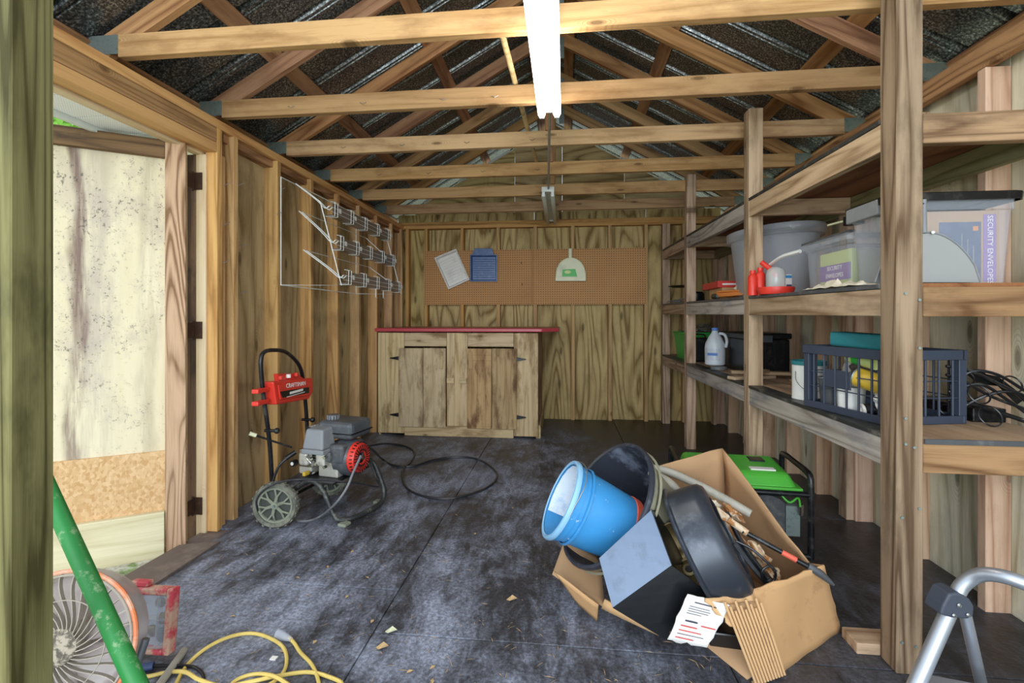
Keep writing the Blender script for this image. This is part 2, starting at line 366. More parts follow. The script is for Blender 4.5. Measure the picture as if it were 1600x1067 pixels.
class MB:
    def __init__(s): s.v = []; s.f = []
    def add(s, vs_, fs):
        o = len(s.v); s.v += [Vector(x) for x in vs_]; s.f += [tuple(i+o for i in f) for f in fs]; return s
    def box(s, a, b, Mx=None):
        (x0, y0, z0), (x1, y1, z1) = a, b
        vv = [Vector(q) for q in ((x0,y0,z0),(x1,y0,z0),(x1,y1,z0),(x0,y1,z0),(x0,y0,z1),(x1,y0,z1),(x1,y1,z1),(x0,y1,z1))]
        if Mx is not None: vv = [Mx @ q for q in vv]
        return s.add(vv, [(0,3,2,1),(4,5,6,7),(0,1,5,4),(1,2,6,5),(2,3,7,6),(3,0,4,7)])
    def hexa(s, vv): return s.add(vv, [(0,3,2,1),(4,5,6,7),(0,1,5,4),(1,2,6,5),(2,3,7,6),(3,0,4,7)])
    def tube(s, pts, r, seg=10, closed=False, rads=None, caps=True):
        P = [Vector(p) for p in pts]; N = len(P); rings = []
        T = []
        for i in range(N):
            a = P[(i-1) % N] if closed or i > 0 else P[i]; b = P[(i+1) % N] if closed or i < N-1 else P[i]
            t = (b-a); T.append(t.normalized() if t.length > 1e-9 else Vector((0, 0, 1)))
        up = Vector((0, 0, 1)) if abs(T[0].z) < .9 else Vector((1, 0, 0))
        nn = (up-T[0]*up.dot(T[0])).normalized(); vv = []
        for i in range(N):
            nn = (nn-T[i]*nn.dot(T[i]))
            nn = nn.normalized() if nn.length > 1e-6 else T[i].orthogonal().normalized()
            bb = T[i].cross(nn); rr = rads[i] if rads else r
            for k in range(seg):
                a = 2*PI*k/seg; vv.append(P[i]+(nn*math.cos(a)+bb*math.sin(a))*rr)
        fs = []
        for i in range(N if closed else N-1):
            j = (i+1) % N
            for k in range(seg):
                k2 = (k+1) % seg; fs.append((i*seg+k, i*seg+k2, j*seg+k2, j*seg+k))
        if not closed and caps:
            fs.append(tuple(reversed(range(seg)))); fs.append(tuple((N-1)*seg+k for k in range(seg)))
        return s.add(vv, fs)
    def cyl(s, a, b, r, seg=16, r2=None): return s.tube([a, b], r, seg, rads=[r, r if r2 is None else r2])
    def lathe(s, prof, Mx, seg=32, cap0=False, cap1=False, arc=2*PI):
        vv = []; n = len(prof); full = abs(arc-2*PI) < 1e-6; S = seg if full else seg+1
        for k in range(S):
            a = arc*k/seg
            for (r, z) in prof: vv.append(Mx @ Vector((r*math.cos(a), r*math.sin(a), z)))
        fs = []
        for k in range(seg):
            k2 = (k+1) % S
            for i in range(n-1): fs.append((k*n+i, k2*n+i, k2*n+i+1, k*n+i+1))
        if cap0: fs.append(tuple(reversed([k*n for k in range(S)])))
        if cap1: fs.append(tuple(k*n+n-1 for k in range(S)))
        return s.add(vv, fs)
    def prism(s, poly, off):
        P = [Vector(p) for p in poly]; n = len(P); off = Vector(off)
        return s.add(P+[p+off for p in P], [tuple(reversed(range(n))), tuple(range(n, 2*n))]+[(i, (i+1) % n, (i+1) % n+n, i+n) for i in range(n)])
    def ball(s, c, r, seg=12, rg=8, sc=(1, 1, 1)):
        prof = [(max(1e-5, r*math.sin(PI*i/rg)), -r*math.cos(PI*i/rg)) for i in range(rg+1)]
        return s.lathe(prof, Matrix.Translation(Vector(c)) @ Matrix.Diagonal((*sc, 1)), seg)
    def build(s, name, mat, parent=None, smooth=False, bevel=0.0, kind=None, solid=0.0, segs=2):
        me = bpy.data.meshes.new(name)
        if parent is not None: M0 = W[parent.name]
        else:
            xs = [v.x for v in s.v]; ys = [v.y for v in s.v]; zs = [v.z for v in s.v]
            M0 = Matrix.Translation(Vector(((min(xs)+max(xs))/2, (min(ys)+max(ys))/2, min(zs))))
        inv = M0.inverted()
        me.from_pydata([tuple(inv @ v) for v in s.v], [], s.f); me.materials.append(mat)
        bm = bmesh.new(); bm.from_mesh(me); bmesh.ops.recalc_face_normals(bm, faces=bm.faces); bm.to_mesh(me); bm.free()
        if smooth:
            me.polygons.foreach_set('use_smooth', [True]*len(me.polygons))
            me.set_sharp_from_angle(angle=R(40))
        o = bpy.data.objects.new(name, me); place(o, M0, parent)
        if solid:
            q = o.modifiers.new('solid', 'SOLIDIFY'); q.thickness = solid; q.offset = 0
        if bevel:
            q = o.modifiers.new('bevel', 'BEVEL'); q.width = bevel; q.segments = segs; q.limit_method = 'ANGLE'
            if smooth is not False: pass
        if kind: o['kind'] = kind
        return o

def frame(x, up=(0, 0, 1), loc=(0, 0, 0)):
    """matrix with local X along x, local Z near up"""
    x = Vector(x).normalized(); up = Vector(up)
    if abs(x.dot(up.normalized())) > .98: up = Vector((0, 1, 0))
    y = up.cross(x).normalized(); z = x.cross(y)
    m = Matrix((x, y, z)).transposed().to_4x4(); m.translation = Vector(loc); return m
def zframe(z, loc=(0, 0, 0), xh=(1, 0, 0)):
    z = Vector(z).normalized(); x = Vector(xh)
    if abs(z.dot(x.normalized())) > .98: x = Vector((0, 0, 1))
    y = z.cross(x).normalized(); x = y.cross(z)
    m = Matrix((x, y, z)).transposed().to_4x4(); m.translation = Vector(loc); return m
def board(name, p0, p1, wy, wz, mat, parent=None, up=(0, 0, 1), bev=.002, chew=0.0):
    """lumber from p0 to p1 (centre line); wy x wz cross-section, grain along it"""
    p0, p1 = Vector(p0), Vector(p1); L = (p1-p0).length
    Mx = frame(p1-p0, up, (p0+p1)/2)
    n = max(1, int(L/.25)) if chew else 1
    vv = []; fs = []
    rnd = random.Random(hash((round(p0.x, 3), round(p0.y, 3), round(p1.z, 3))) & 0xffff)
    for i in range(n+1):
        x = -L/2+L*i/n; cy = (rnd.random()-.5)*chew; cz = (rnd.random()-.5)*chew
        for (a, b) in ((-1,-1),(1,-1),(1,1),(-1,1)): vv.append((x, a*wy/2+cy, b*wz/2+cz))
    fs.append((0, 3, 2, 1)); fs.append(tuple(4*n+k for k in range(4)))
    for i in range(n):
        for k in range(4): fs.append((4*i+k, 4*i+(k+1) % 4, 4*(i+1)+(k+1) % 4, 4*(i+1)+k))
    me = bpy.data.meshes.new(name); me.from_pydata(vv, [], fs); me.materials.append(mat)
    bm = bmesh.new(); bm.from_mesh(me); bmesh.ops.recalc_face_normals(bm, faces=bm.faces); bm.to_mesh(me); bm.free()
    o = bpy.data.objects.new(name, me); place(o, Mx, parent)
    if bev:
        q = o.modifiers.new('bevel', 'BEVEL'); q.width = bev; q.segments = 1; q.limit_method = 'ANGLE'
    return o
def bbox_board(name, a, b, axis, mat, parent=None, bev=.002):
    """axis-aligned lumber between corners a and b, grain along axis 'x','y' or 'z'"""
    a, b = Vector(a), Vector(b); c = (a+b)/2; d = [abs(b[i]-a[i]) for i in range(3)]
    i = 'xyz'.index(axis); e = Vector((0, 0, 0)); e[i] = d[i]/2
    if axis == 'x': return board(name, c-e, c+e, d[1], d[2], mat, parent, bev=bev)
    if axis == 'y': return board(name, c-e, c+e, d[0], d[2], mat, parent, bev=bev)
    return board(name, c-e, c+e, d[0], d[1], mat, parent, up=(0, 1, 0), bev=bev)
def text(name, body, size, Mx, mat, parent, ext=.0006, align='CENTER'):
    cu = bpy.data.curves.new(name, 'FONT'); cu.body = body; cu.size = size; cu.extrude = ext; cu.align_x = align; cu.align_y = 'CENTER'
    cu.resolution_u = 2
    t = bpy.data.objects.new('tmp', cu); me = bpy.data.meshes.new_from_object(t); bpy.data.objects.remove(t)
    me.materials.clear(); me.materials.append(mat); me.name = name
    o = bpy.data.objects.new(name, me); return place(o, Mx, parent)
def textframe(o, xdir, ydir):
    x = Vector(xdir).normalized(); y = Vector(ydir); z = x.cross(y).normalized(); y = z.cross(x)
    m = Matrix((x, y, z)).transposed().to_4x4(); m.translation = Vector(o); return m

XL, XR, YF = -1.90, 1.678, 5.363
SL, SR, SF = XL+.089, XR-.089, YF-.089

# ------------------------------------------------------------------ ground, floor
g = MB(); g.box((-30, -14, -.16), (30, 30, -.11)); ground = g.build('ground', M['ground']); ground['kind'] = 'structure'
floor = struct('floor', (0, 3, 0))
def slab(name, a, b, mat, parent, bev=.003):
    return MB().box(a, b).build(name, mat, parent, bevel=bev)
bbox_board('subfloor', (XL, .1, -.05), (XR, YF, -.012), 'y', M['sill'], floor)
def mat_piece(x0, x1, y0, y1): slab('rubber_mat', (x0+.002, y0+.002, -.012), (x1-.002, y1-.002, 0), M['rubber'], floor)
for x0, x1, ys in ((SL+.06, -.672, (.1, 1.9, 5.30)), (-.672, .53, (.1, 1.635, 5.30)), (.53, XR, (.1, 1.635, 2.83, 5.36))):
    for y0, y1 in zip(ys[:-1], ys[1:]): mat_piece(x0, x1, y0, y1)
MB().box((XL+.005, 2.36, -.012), (SL+.06, 5.30, 0)).build('rubber_mat', M['rubber'], floor, bevel=.002)
# threshold plank of the side door
sp = MB(); sp.hexa([Vector(q) for q in ((-1.90,1.05,-.02),(-1.68,1.05,-.02),(-1.69,2.20,-.02),(-1.86,2.14,-.02),(-1.90,1.05,.012),(-1.68,1.05,.012),(-1.69,2.20,.012),(-1.86,2.14,.012))])
sp.build('threshold_plank', M['sill'], floor, bevel=.002)

# ------------------------------------------------------------------ left wall
wl = struct('wall_left', (XL, 3.5, 0))
for y0, y1 in ((2.36, 3.58), (3.58, 4.80), (4.80, YF)):
    bbox_board('plywood_sheet', (XL-.012, y0+.001, -.05), (XL, y1-.001, 2.2), 'z', M['ply_left'], wl)
studs = [2.458+.4064*i for i in range(7)]
for i, y in enumerate(studs):
    bbox_board('stud', (XL, y, -.005), (SL, y+.038, 2.115), 'z', M['stud_left'], wl)
bbox_board('stud', (XL, 5.22, 0), (SL, 5.258, 2.115), 'z', M['stud_left'], wl)
bbox_board('jamb_stud', (XL+.02, 2.333, -.01), (SL, 2.371, 2.115), 'z', M['stud_left'], wl)
bbox_board('jamb_stud', (XL-.01, 2.372, -.01), (SL-.012, 2.41, 1.985), 'z', M['stud_left'], wl)
bbox_board('top_plate', (XL, .9, 2.115), (SL, YF, 2.160), 'y', M['header_light'], wl)
bbox_board('lower_plate', (XL, 2.42, 2.072), (SL-.03, YF, 2.114), 'y', M['header'], wl)
bbox_board('header_beam', (XL+.015, .9, 2.036), (SL, 2.333, 2.113), 'y', M['header'], wl)
bbox_board('header_beam', (XL+.015, .9, 1.985), (SL, 2.333, 2.034), 'y', M['header_light'], wl)
bbox_board('cream_trim', (XL-.035, .9, 1.972), (XL+.013, 2.34, 2.012), 'y', M['cream'], wl)
bbox_board('cream_jamb', (XL-.02, 2.318, -.03), (XL+.035, 2.332, 1.972), 'z', M['cream'], wl)
bbox_board('door_stop', (XL-.075, 2.318, -.06), (XL-.022, 2.345, 1.972), 'z', M['door_rail'], wl)
# siding outside, seen past the doorway as a pale strip
bbox_board('siding_panel', (XL-.06, 2.346, -.1), (XL-.013, YF, 2.2), 'z', M['cream'], wl)
# nails left in the studs
for (u, v) in ((350, 290), (349, 352), (348, 411), (372, 290), (377, 385), (376, 458), (437, 297), (432, 335)):
    p = PX(u, v, SL); n = MB(); n.cyl(p, p+Vector((.045, -.01, .012)), .0018, 6); n.build('nail', M['twine'], wl)

# ------------------------------------------------------------------ rear wall
wb = struct('wall_back', (0, YF, 0))
for x0, x1 in ((XL, -1.55), (-1.55, -.33), (-.33, .89), (.89, XR)):
    bbox_board('plywood_sheet', (x0+.001, YF, -.03), (x1-.001, YF+.012, 2.3), 'z', M['ply_back'], wb)
for x in (-1.57, -1.155, -.745, -.335, .078, .478, .86):
    bbox_board('stud', (x, SF, -.002), (x+.038, YF, 2.12), 'z', M['stud_back'], wb)
for x in (-1.79, 1.26): bbox_board('stud', (x, SF, -.002), (x+.038, YF, 2.12), 'z', M['stud_back'], wb)
bbox_board('top_plate', (XL, SF, 2.12), (XR, YF, 2.158), 'x', M['stud_back'], wb)
bbox_board('top_plate', (XL, SF+.01, 2.16), (XR, YF, 2.198), 'x', M['truss_back'], wb)
RIDGE, PITCH, ROOFZ0 = -.10, .565, 2.45
def roofz(x): return ROOFZ0+PITCH*(1.57-abs(x-RIDGE))+0.0
# gable sheathing in sheets, with vertical joints
gz = 2.3
for x0, x1 in ((-1.70, -.55), (-.55, -.02), (-.02, .66), (.66, 1.50)):
    xs = sorted({x0+.001, x1-.001} | ({RIDGE} if x0 < RIDGE < x1 else set()))
    poly = [Vector((x1-.001, YF, gz)), Vector((x0+.001, YF, gz))][::-1]
    top = [Vector((x, YF, max(gz+.01, roofz(x)-.07))) for x in reversed(xs)]
    MB().prism(poly+top, (0, .012, 0)).build('gable_sheet', M['ply_back'], wb)
for (x0, x1) in ((-1.60, -1.36), (-1.20, -.93), (-.85, -.60), (.62, .86), (1.02, 1.22), (1.28, 1.45)):
    z0, z1 = roofz(x0)-.055, roofz(x1)-.055
    board('gable_gap_strip', (x0, YF-.012, z0), (x1, YF-.012, z1), .02, .022, M['white_metal'], wb)  # white trim strips, also standing in for bright sky slits under the roof

# ------------------------------------------------------------------ right wall
wr = struct('wall_right', (XR, 3.5, 0))
for y0, y1 in ((.78, 2.0), (2.0, 3.22), (3.22, 4.44), (4.44, YF)):
    bbox_board('plywood_sheet', (XR, y0+.001, -.05), (XR+.012, y1-.001, 2.2), 'z', M['ply_right'], wr)
for i in range(-2, 9):
    y = 1.997+.4064*i
    bbox_board('stud', (SR, y-.0, -.005), (XR, y+.038, 2.066), 'z', M['stud_right'], wr)
bbox_board('top_plate', (SR, .9, 2.068), (SR+.036, YF, 2.157), 'y', M['header'], wr)
bbox_board('lower_plate', (SR+.038, .9, 2.10), (XR, YF, 2.157), 'y', M['green_wood'], wr)

# faded blue pencil and stamp marks on the right wall
def squiggle(p0, p1, n, amp, seed, parent):
    rnd = random.Random(seed); m = MB()
    for k in range(n):
        t = k/(n-1); c = Vector(p0).lerp(Vector(p1), t)
        q = [c+Vector((0, (rnd.random()-.5)*amp, (rnd.random()-.5)*amp*.8)) for _ in range(5)]
        m.tube(catmull(q, 3), .0012, 4)
    m.build('pencil_marks', M['blue_ink'], parent)
squiggle((XR-.001, 2.10, .62), (XR-.001, 2.10, .34), 12, .05, 3, wr)
squiggle((SR-.001, 2.83, .66), (SR-.001, 2.83, .42), 10, .03, 5, wr)

# ------------------------------------------------------------------ roof
ceil = struct('ceiling', (0, 3, 2.3))
def roof_side(sgn):
    xe = RIDGE+sgn*2.16; y0, y1 = .55, YF+.25
    prof = []; y = y0; P = .229
    while y < y1:
        prof += [(y, 0), (y+.150, 0), (y+.158, .030), (y+.174, .030), (y+.187, 0), (y+.199, 0), (y+.202, .010), (y+.209, .010), (y+.214, 0)]
        y += P
    m = MB(); vv = []; fs = []
    for (y, d) in prof:
        for x in (RIDGE, xe):
            vv.append(Vector((x, y, roofz(x)+d+.020)))
    for i in range(len(prof)-1): fs.append((2*i, 2*i+1, 2*i+3, 2*i+2))
    m.add(vv, fs); return m.build('roof_sheet', M['roof'], ceil, solid=.001)
roof_side(-1); roof_side(1)
MB().prism([(RIDGE-.12, .5, roofz(RIDGE-.12)+.05), (RIDGE, .5, roofz(RIDGE)+.055), (RIDGE+.12, .5, roofz(RIDGE+.12)+.05), (RIDGE, .5, roofz(RIDGE)+.065)], (0, YF-.2, 0)).build('ridge_cap', M['roof'], ceil)

# soffit and fascia outside the left eave
so = struct('trim_1', (-2.05, 2, 2.0))
for k in range(24):
    y = .9+k*.2
    MB().box((-2.15, y, 2.0), (-1.955, y+.192, 2.006)).build('soffit_panel', M['soffit'], so)
bbox_board('fascia', (-2.175, .8, 1.975), (-2.152, 5.7, 2.10), 'y', M['white_metal'], so)
MB().box((-2.15, .9, 2.008), (-1.955, 5.7, 2.014)).build('soffit_backing', M['white_metal'], so)
bbox_board('soffit_channel', (-1.955, .9, 1.985), (-1.936, 5.7, 2.03), 'y', M['white_metal'], so)

# ------------------------------------------------------------------ roof trusses
order = ['nearest', 'second', 'third', 'fourth', 'fifth', 'sixth and rearmost']
def truss(i):
    Y = 1.85+.61*i; mt = M['truss'] if i < 4 else M['truss_back']
    mc = M['chord']
    t = thing('roof_truss', f'{order[i]} of the pine roof trusses, with a flat bottom chord', 'truss', (RIDGE, Y-.019, 2.205), 'pine roof trusses under the metal roof')
    y = Y-.019; zb = 2.205
    bbox_board('bottom_chord', (-1.855, Y-.038, zb), (1.655, Y, zb+.095), 'x', mc, t)
    dz = .045
    for sg in (-1, 1):
        e = Vector((RIDGE+sg*2.02, y, roofz(RIDGE+2.02)-dz-.012)); r = Vector((RIDGE, y, roofz(RIDGE)-dz-.012))
        board('top_chord', e, r-Vector((-sg*.012, 0, .006)), .035, .089, mt, t)
        # nail plates at the heel
        x0, x1 = (-2.0, -1.853) if sg < 0 else (1.652, 1.80)
        MB().box((x0, Y-.041, zb+.012), (x1, Y-.037, zb+.092)).build('gusset_plate', M['galv'], t)
    board('king_post', (RIDGE, y, zb+.09), (RIDGE, y, roofz(RIDGE)-.12), .036, .08, mt, t, up=(0, 1, 0)).data
    for dx in (-.09, .05):
        MB().box((RIDGE+dx, Y-.041, roofz(RIDGE)-.26), (RIDGE+dx+.05, Y-.037, roofz(RIDGE)-.10)).build('ridge_plate', M['galv'], t)
    return t
for i in range(6): truss(i)
for x in (-2.02, -1.55, -.875, -.24, .04, .67, 1.375, 1.80):
    sg = -1 if x < RIDGE else 1; sl = Vector((1, 0, -sg*PITCH)).normalized(); up_ = Vector((sg*PITCH, 0, 1)).normalized()
    c = Vector((x, 0, roofz(x)+.006))
    board('purlin', c+Vector((0, .8, 0)), c+Vector((0, YF+.2, 0)), .089, .019, M['truss'], ceil, up=up_)

# ------------------------------------------------------------------ lights
def strip_light(lab, xc, y0, y1, z, on):
    t = thing('strip_light', lab, 'light', (xc, (y0+y1)/2, z), 'two-tube strip lights under the trusses')
    h = MB(); h.hexa([Vector(q) for q in ((xc-.03,y0,z),(xc+.03,y0,z),(xc+.03,y1,z),(xc-.03,y1,z),(xc-.05,y0,z+.03),(xc+.05,y0,z+.03),(xc+.05,y1,z+.03),(xc-.05,y1,z+.03))])
    h.build('housing', M['white_metal'], t, bevel=.002)
    for e in (y0, y1):
        s_ = 1 if e == y0 else -1
        MB().box((xc-.052, e-.004, z-.012), (xc+.052, e+.012*1, z+.03)).build('end_cap', M['white_metal'], t, bevel=.002)
        for dx in (-.038, .038):
            MB().box((xc+dx-.012, min(e+s_*.006, e+s_*.02), z-.05), (xc+dx+.012, max(e+s_*.006, e+s_*.02), z-.01)).build('lamp_holder', M['white_metal'], t, bevel=.002)
    for dx in (-.038, .038):
        m = MB(); r = .019
        m.lathe([(.001, 0), (r*.7, .003), (r, .012), (r, y1-y0-.052), (r*.7, y1-y0-.043), (.001, y1-y0-.04)], Matrix.Translation((xc+dx, y0+.02, z-.033)) @ Matrix.Rotation(-PI/2, 4, 'X'), 16)
        m.build('fluorescent_tube', M['tube_on'] if on else M['tube_off'], t, smooth=True)
    return t
for ti in (1, 2, 3):
    Y = 1.85+.61*ti-.038
    for k, x in enumerate((-1.45, -1.05, -.62, -.2 if ti > 1 else -.35)):
        m = MB(); p = Vector((x, Y-.001, 2.235)); m.tube([p+Vector((-.018, -.004, .012)), p+Vector((0, -.012, 0)), p+Vector((.018, -.004, .012))], .0016, 5)
        m.build('bent_nail', M['twine'], bpy.data.objects['roof_truss.%03d' % ti])
strip_light('lit two-tube fluorescent strip light glowing white under the near trusses', -.073, 1.18, 2.44, 2.173, True)
strip_light('unlit pale green two-tube strip light hanging under the rear trusses', -.132, 3.98, 5.2, 2.173, False)
c = MB(); c.tube([(-.073, 2.44, 2.185), (-.075, 2.5, 2.185), (-.128, 3.98, 2.185)], .008, 8)
tag(c.build('conduit_pipe', M['grey_pipe'], smooth=True), 'thin grey conduit pipe joining the lit and the unlit strip lights', 'pipe')
c = MB(); a = PZ(781, 40, 2.318); b = PZ(838, 252, 2.318); c.cyl(a, b, .014, 12)
tag(c.build('wooden_pole', M['dowel'], smooth=True), 'round pale wooden pole lying across the truss chords left of the light', 'pole')
for (dx, sc_) in ((0, 1),):
    p = PY(240, 97, 1.8); m = MB()

# ------------------------------------------------------------------ side door standing open outside
dr = struct('door_1', (-1.87, 2.21, -.06))
A = Vector((-1.878, 2.205, 0)); D = Vector((-.50, -.335, 0)).normalized(); Nn = Vector((D.y, -D.x, 0))  # D runs from hinge outwards
if Nn.dot(Vector((0, 0, 0))-A) < 0: Nn = -Nn
WD = 1.02
def dbox(name, s0, s1, z0, z1, t0, t1, axis, mat):
    c0 = A+D*((s0+s1)/2)+Nn*((t0+t1)/2)
    if axis == 'h': return board(name, c0-D*((s1-s0)/2)+Vector((0, 0, (z0+z1)/2)), c0+D*((s1-s0)/2)+Vector((0, 0, (z0+z1)/2)), t1-t0, z1-z0, mat, dr)
    return board(name, c0+Vector((0, 0, z0)), c0+Vector((0, 0, z1)), s1-s0, t1-t0, mat, dr, up=Nn)
dbox('door_sheet', .0, WD, -.06, 1.985, -.035, -.020, 'v', M['door_ply'])
dbox('hinge_stile', 0, .085, -.04, 1.985, -.018, .018, 'v', M['door_stile'])
dbox('latch_stile', WD-.085, WD, -.04, 1.985, -.018, .018, 'v', M['door_stile'])
dbox('top_rail', .086, WD-.086, 1.90, 1.985, -.018, .018, 'h', M['door_rail'])
dbox('osb_strip', .086, WD-.086, .16, .46, -.019, -.006, 'h', M['osb'])
dbox('bottom_board', .086, WD-.086, -.05, .17, -.005, .028, 'h', M['pt_board'])
for z in (1.83, 1.05, .13):
    p = Vector((-1.895, 2.285, z)); h = MB()
    h.box((-1.925, 2.312, z-.045), (-1.882, 2.317, z+.045)); h.cyl((-1.93, 2.308, z-.05), (-1.93, 2.308, z+.05), .006, 8)
    h.box((-1.93, 2.23, z-.04), (-1.925, 2.308, z+.04))
    h.build('hinge', M['rust_hinge'], dr)

# tree beyond the door
tr = thing('tree', 'bright green leafy tree seen above the open side door', 'tree', (-5.2, 4.4, -.11))
MB().tube(catmull([(-5.2, 4.4, -.11), (-5.15, 4.4, 1.2), (-5.2, 4.45, 2.6)], 5), .09, 10).build('trunk', M['bark'], tr, smooth=True)
fm = MB(); rnd = random.Random(4)
for k in range(1500):
    p = Vector((-5.2, 4.45, 3.15))+Vector((rnd.gauss(0, .65), rnd.gauss(0, .55), rnd.gauss(0, .42)))
    a = Vector((rnd.gauss(0, 1), rnd.gauss(0, 1), rnd.gauss(0, 1))).normalized(); b = a.orthogonal().normalized(); l = .05+.05*rnd.random()
    fm.add([p-a*l, p+b*l*.4, p+a*l, p-b*l*.4], [(0, 1, 2, 3)])
tag(fm.build('foliage', M['foliage'], tr), kind='stuff')

# near timber post beside the photographer
np_ = MB()
t = tag(board('timber_post', PD(31, 1400, .74)+Vector((0, 0, 0)), PD(33, -60, .76), .045, .062, M['near_post'], None, up=(0, 1, 0)), 'greenish treated timber post at the far left edge, nearest the camera', 'post')

# ------------------------------------------------------------------ shelving along the right wall
sh = thing('storage_shelf', 'tall three-tier lumber shelving unit built along the right wall', 'shelf', (1.3, 3.4, 0))
FX = 1.035
PY_ = [(1.62, 1.698, 2.75), (2.824, 2.90, 2.295), (4.20, 4.278, 2.335), (5.19, 5.268, 2.11)]
for i, (y0, y1, zt) in enumerate(PY_):
    bbox_board('post', (FX, y0, 0), (FX+.077, y1, zt), 'z', M['post'] if i == 0 else M['shelf'], sh)
    bbox_board('back_post', (SR-.04, y0, 0), (SR-.002, y1, 2.1), 'z', M['shelf'], sh) if i in (1, 3) else None
bbox_board('base_block', (.965, 1.70, 0), (1.15, 1.788, .036), 'x', M['shelf'], sh)
def tier(Y, k):   # slightly out-of-level shelves, as built
    t = (Y-1.68)/(5.34-1.68)
    return {0: .737-.008*t, 1: 1.225+.038*t, 2: 1.766+.072*t}[k]
for k in range(3):
    for i in range(3):
        ya, yb = PY_[i][1], PY_[i+1][0]
        if i == 0 and k == 0: pass
        m = (M['shelf'], M['shelf_grey'], M['shelf'])[i] if k else (M['shelf_grey'] if i < 2 else M['shelf'])
        board('front_rail', (FX+.02, ya+.001, tier(ya, k)-.061), (FX+.02, yb-.001, tier(yb, k)-.061), .038, .089, m, sh)
        # back ledger on the wall
        board('back_rail', (SR-.021, ya-.04, tier(ya, k)-.061), (SR-.021, yb+.04, tier(yb, k)-.061), .036, .089, M['green_wood'], sh)
        # joists across
        y = PY_[i+1][0]-.022
        z = tier(y, k)-.061
        board('joist', (FX+.041, y, z), (SR-.041, y, z), .038, .085, M['shelf'], sh)
    if k == 0: board('deck_edge', (FX+.079, 1.6175, tier(1.62, 0)-.0075), (SR-.003, 1.6175, tier(1.62, 0)-.0075), .007, .016, M['dark_grey'], sh, bev=.001)
    y = PY_[0][0]+.058; z = tier(y, k)-.061
    board('end_rail', (FX+.079, PY_[0][0]+.020, z), (SR-.003, PY_[0][0]+.020, z), .036, .092, M['shelf_brown'], sh)
    for (ya, yb) in ((1.622 if k == 0 else 1.661, 2.86), (2.862, 4.24), (4.242, 5.27)):
        za, zb = tier(ya, k)-.0155, tier(yb, k)-.0155
        board('deck', ((FX+.079+SR)/2, ya, za+.008), ((FX+.079+SR)/2, yb, zb+.008), SR-FX-.081, .015, M['deck_top'] if k == 0 else M['ply_under'], sh, bev=.001)
        for i in range(3):
            a_, b_ = max(ya, PY_[i][1]), min(yb, PY_[i+1][0])
            if b_-a_ > .2:
                a2, b2 = tier(a_, k)-.0155, tier(b_, k)-.0155
                board('deck_edge', (FX+.038, a_+.001, a2+.008), (FX+.038, b_-.001, b2+.008), .080, .015, M['dusty_tube'] if k != 1 else M['dark_grey'], sh, bev=.001)
for (x, z) in ((1.06, .80), (1.085, .71), (1.06, .72), (1.10, 1.17), (1.06, 1.19), (1.10, 1.02), (1.10, .52), (1.05, .49), (1.09, .09), (1.05, .10)):
    s_ = MB(); s_.cyl((x, 1.621, z), (x, 1.616, z), .0045, 8); s_.build('screw_head', M['galv'], sh)

# ------------------------------------------------------------------ workbench
wk = thing('workbench', 'weathered barn-board cabinet with two plank doors and a red top against the rear wall', 'cabinet', (-1.0, 4.85, 0))
Yc = 4.42
cx0, cx1 = -1.765, -.235
def wb_(name, x0, x1, z0, z1, t, ax, m, dy=0): return bbox_board(name, (x0+.0015, Yc-dy-t, z0+.0015), (x1-.0015, Yc-dy, z1-.0015), ax, m, wk, bev=.003)
wb_('face_board', cx0, -1.505, .02, .976, .02, 'z', M['barn'], 0)
wb_('face_board', -1.095, -.895, .10, .976, .02, 'z', M['barn'], 0)
wb_('face_board', -1.02, -.96, .10, .976, .004, 'z', M['barn'], .02)
wb_('face_board', -.462, cx1, .02, .976, .02, 'z', M['barn'], 0)
wb_('face_rail', -1.505, -1.095, .845, .976, .018, 'x', M['barn'])
wb_('face_rail', -.895, -.462, .845, .976, .018, 'x', M['barn'])
wb_('bottom_rail', -1.505, -.462, .0, .10, .02, 'x', M['barn'])
wb_('side_board', cx1-.02, cx1, .0, .976, .0, 'z', M['barn']) if 0 else None
for y0, y1 in ((4.422, 4.70), (4.70, 4.98), (4.98, 5.26)):
    bbox_board('side_board', (cx1-.022, y0+.001, .0), (cx1-.002, y1-.001, .976), 'z', M['barn_dark'], wk)
    bbox_board('side_board', (cx0+.002, y0+.001, .0), (cx0+.022, y1-.001, .976), 'z', M['barn_dark'], wk)
bbox_board('skirt_board', (cx1, 4.43, 0), (cx1+.02, 5.2, .12), 'y', M['barn'], wk)
for (x0, x1, sg) in ((-1.553, -1.099, 1), (-.896, -.462+.03, -1)):
    d = part_empty('door', wk, ((x0+x1)/2, Yc-.025, .1)); xm = (x0+x1)/2+(.01 if sg > 0 else 0)
    mt = M['barn'] if sg > 0 else M['barn_dark']
    bbox_board('door_plank', (x0, Yc-.044, .088), (xm-.002, Yc-.022, .830), 'z', mt, d, bev=.003)
    bbox_board('door_plank', (xm+.002, Yc-.044, .088), (x1, Yc-.022, .832), 'z', mt, d, bev=.003)
    xh = x1-.04 if sg > 0 else x0+.035
    bbox_board('door_cleat', (xh-.017, Yc-.056, .64), (xh+.017, Yc-.0445, .80), 'z', mt, d, bev=.003)
    for z in (.20, .735):
        xe = x0 if sg > 0 else x1
        MB().prism([(xe, Yc-.046, z-.018), (xe, Yc-.046, z+.018), (xe-sg*.085, Yc-.046, z+.003), (xe-sg*.085, Yc-.046, z-.003)], (0, .024, 0)).build('strap_hinge', M['black_metal'], d)
for x in (-1.055, -.935): MB().box((x-.035, Yc-.045, .505), (x+.035, Yc-.026, .555)).build('turn_button', M['barn'], wk, bevel=.004)
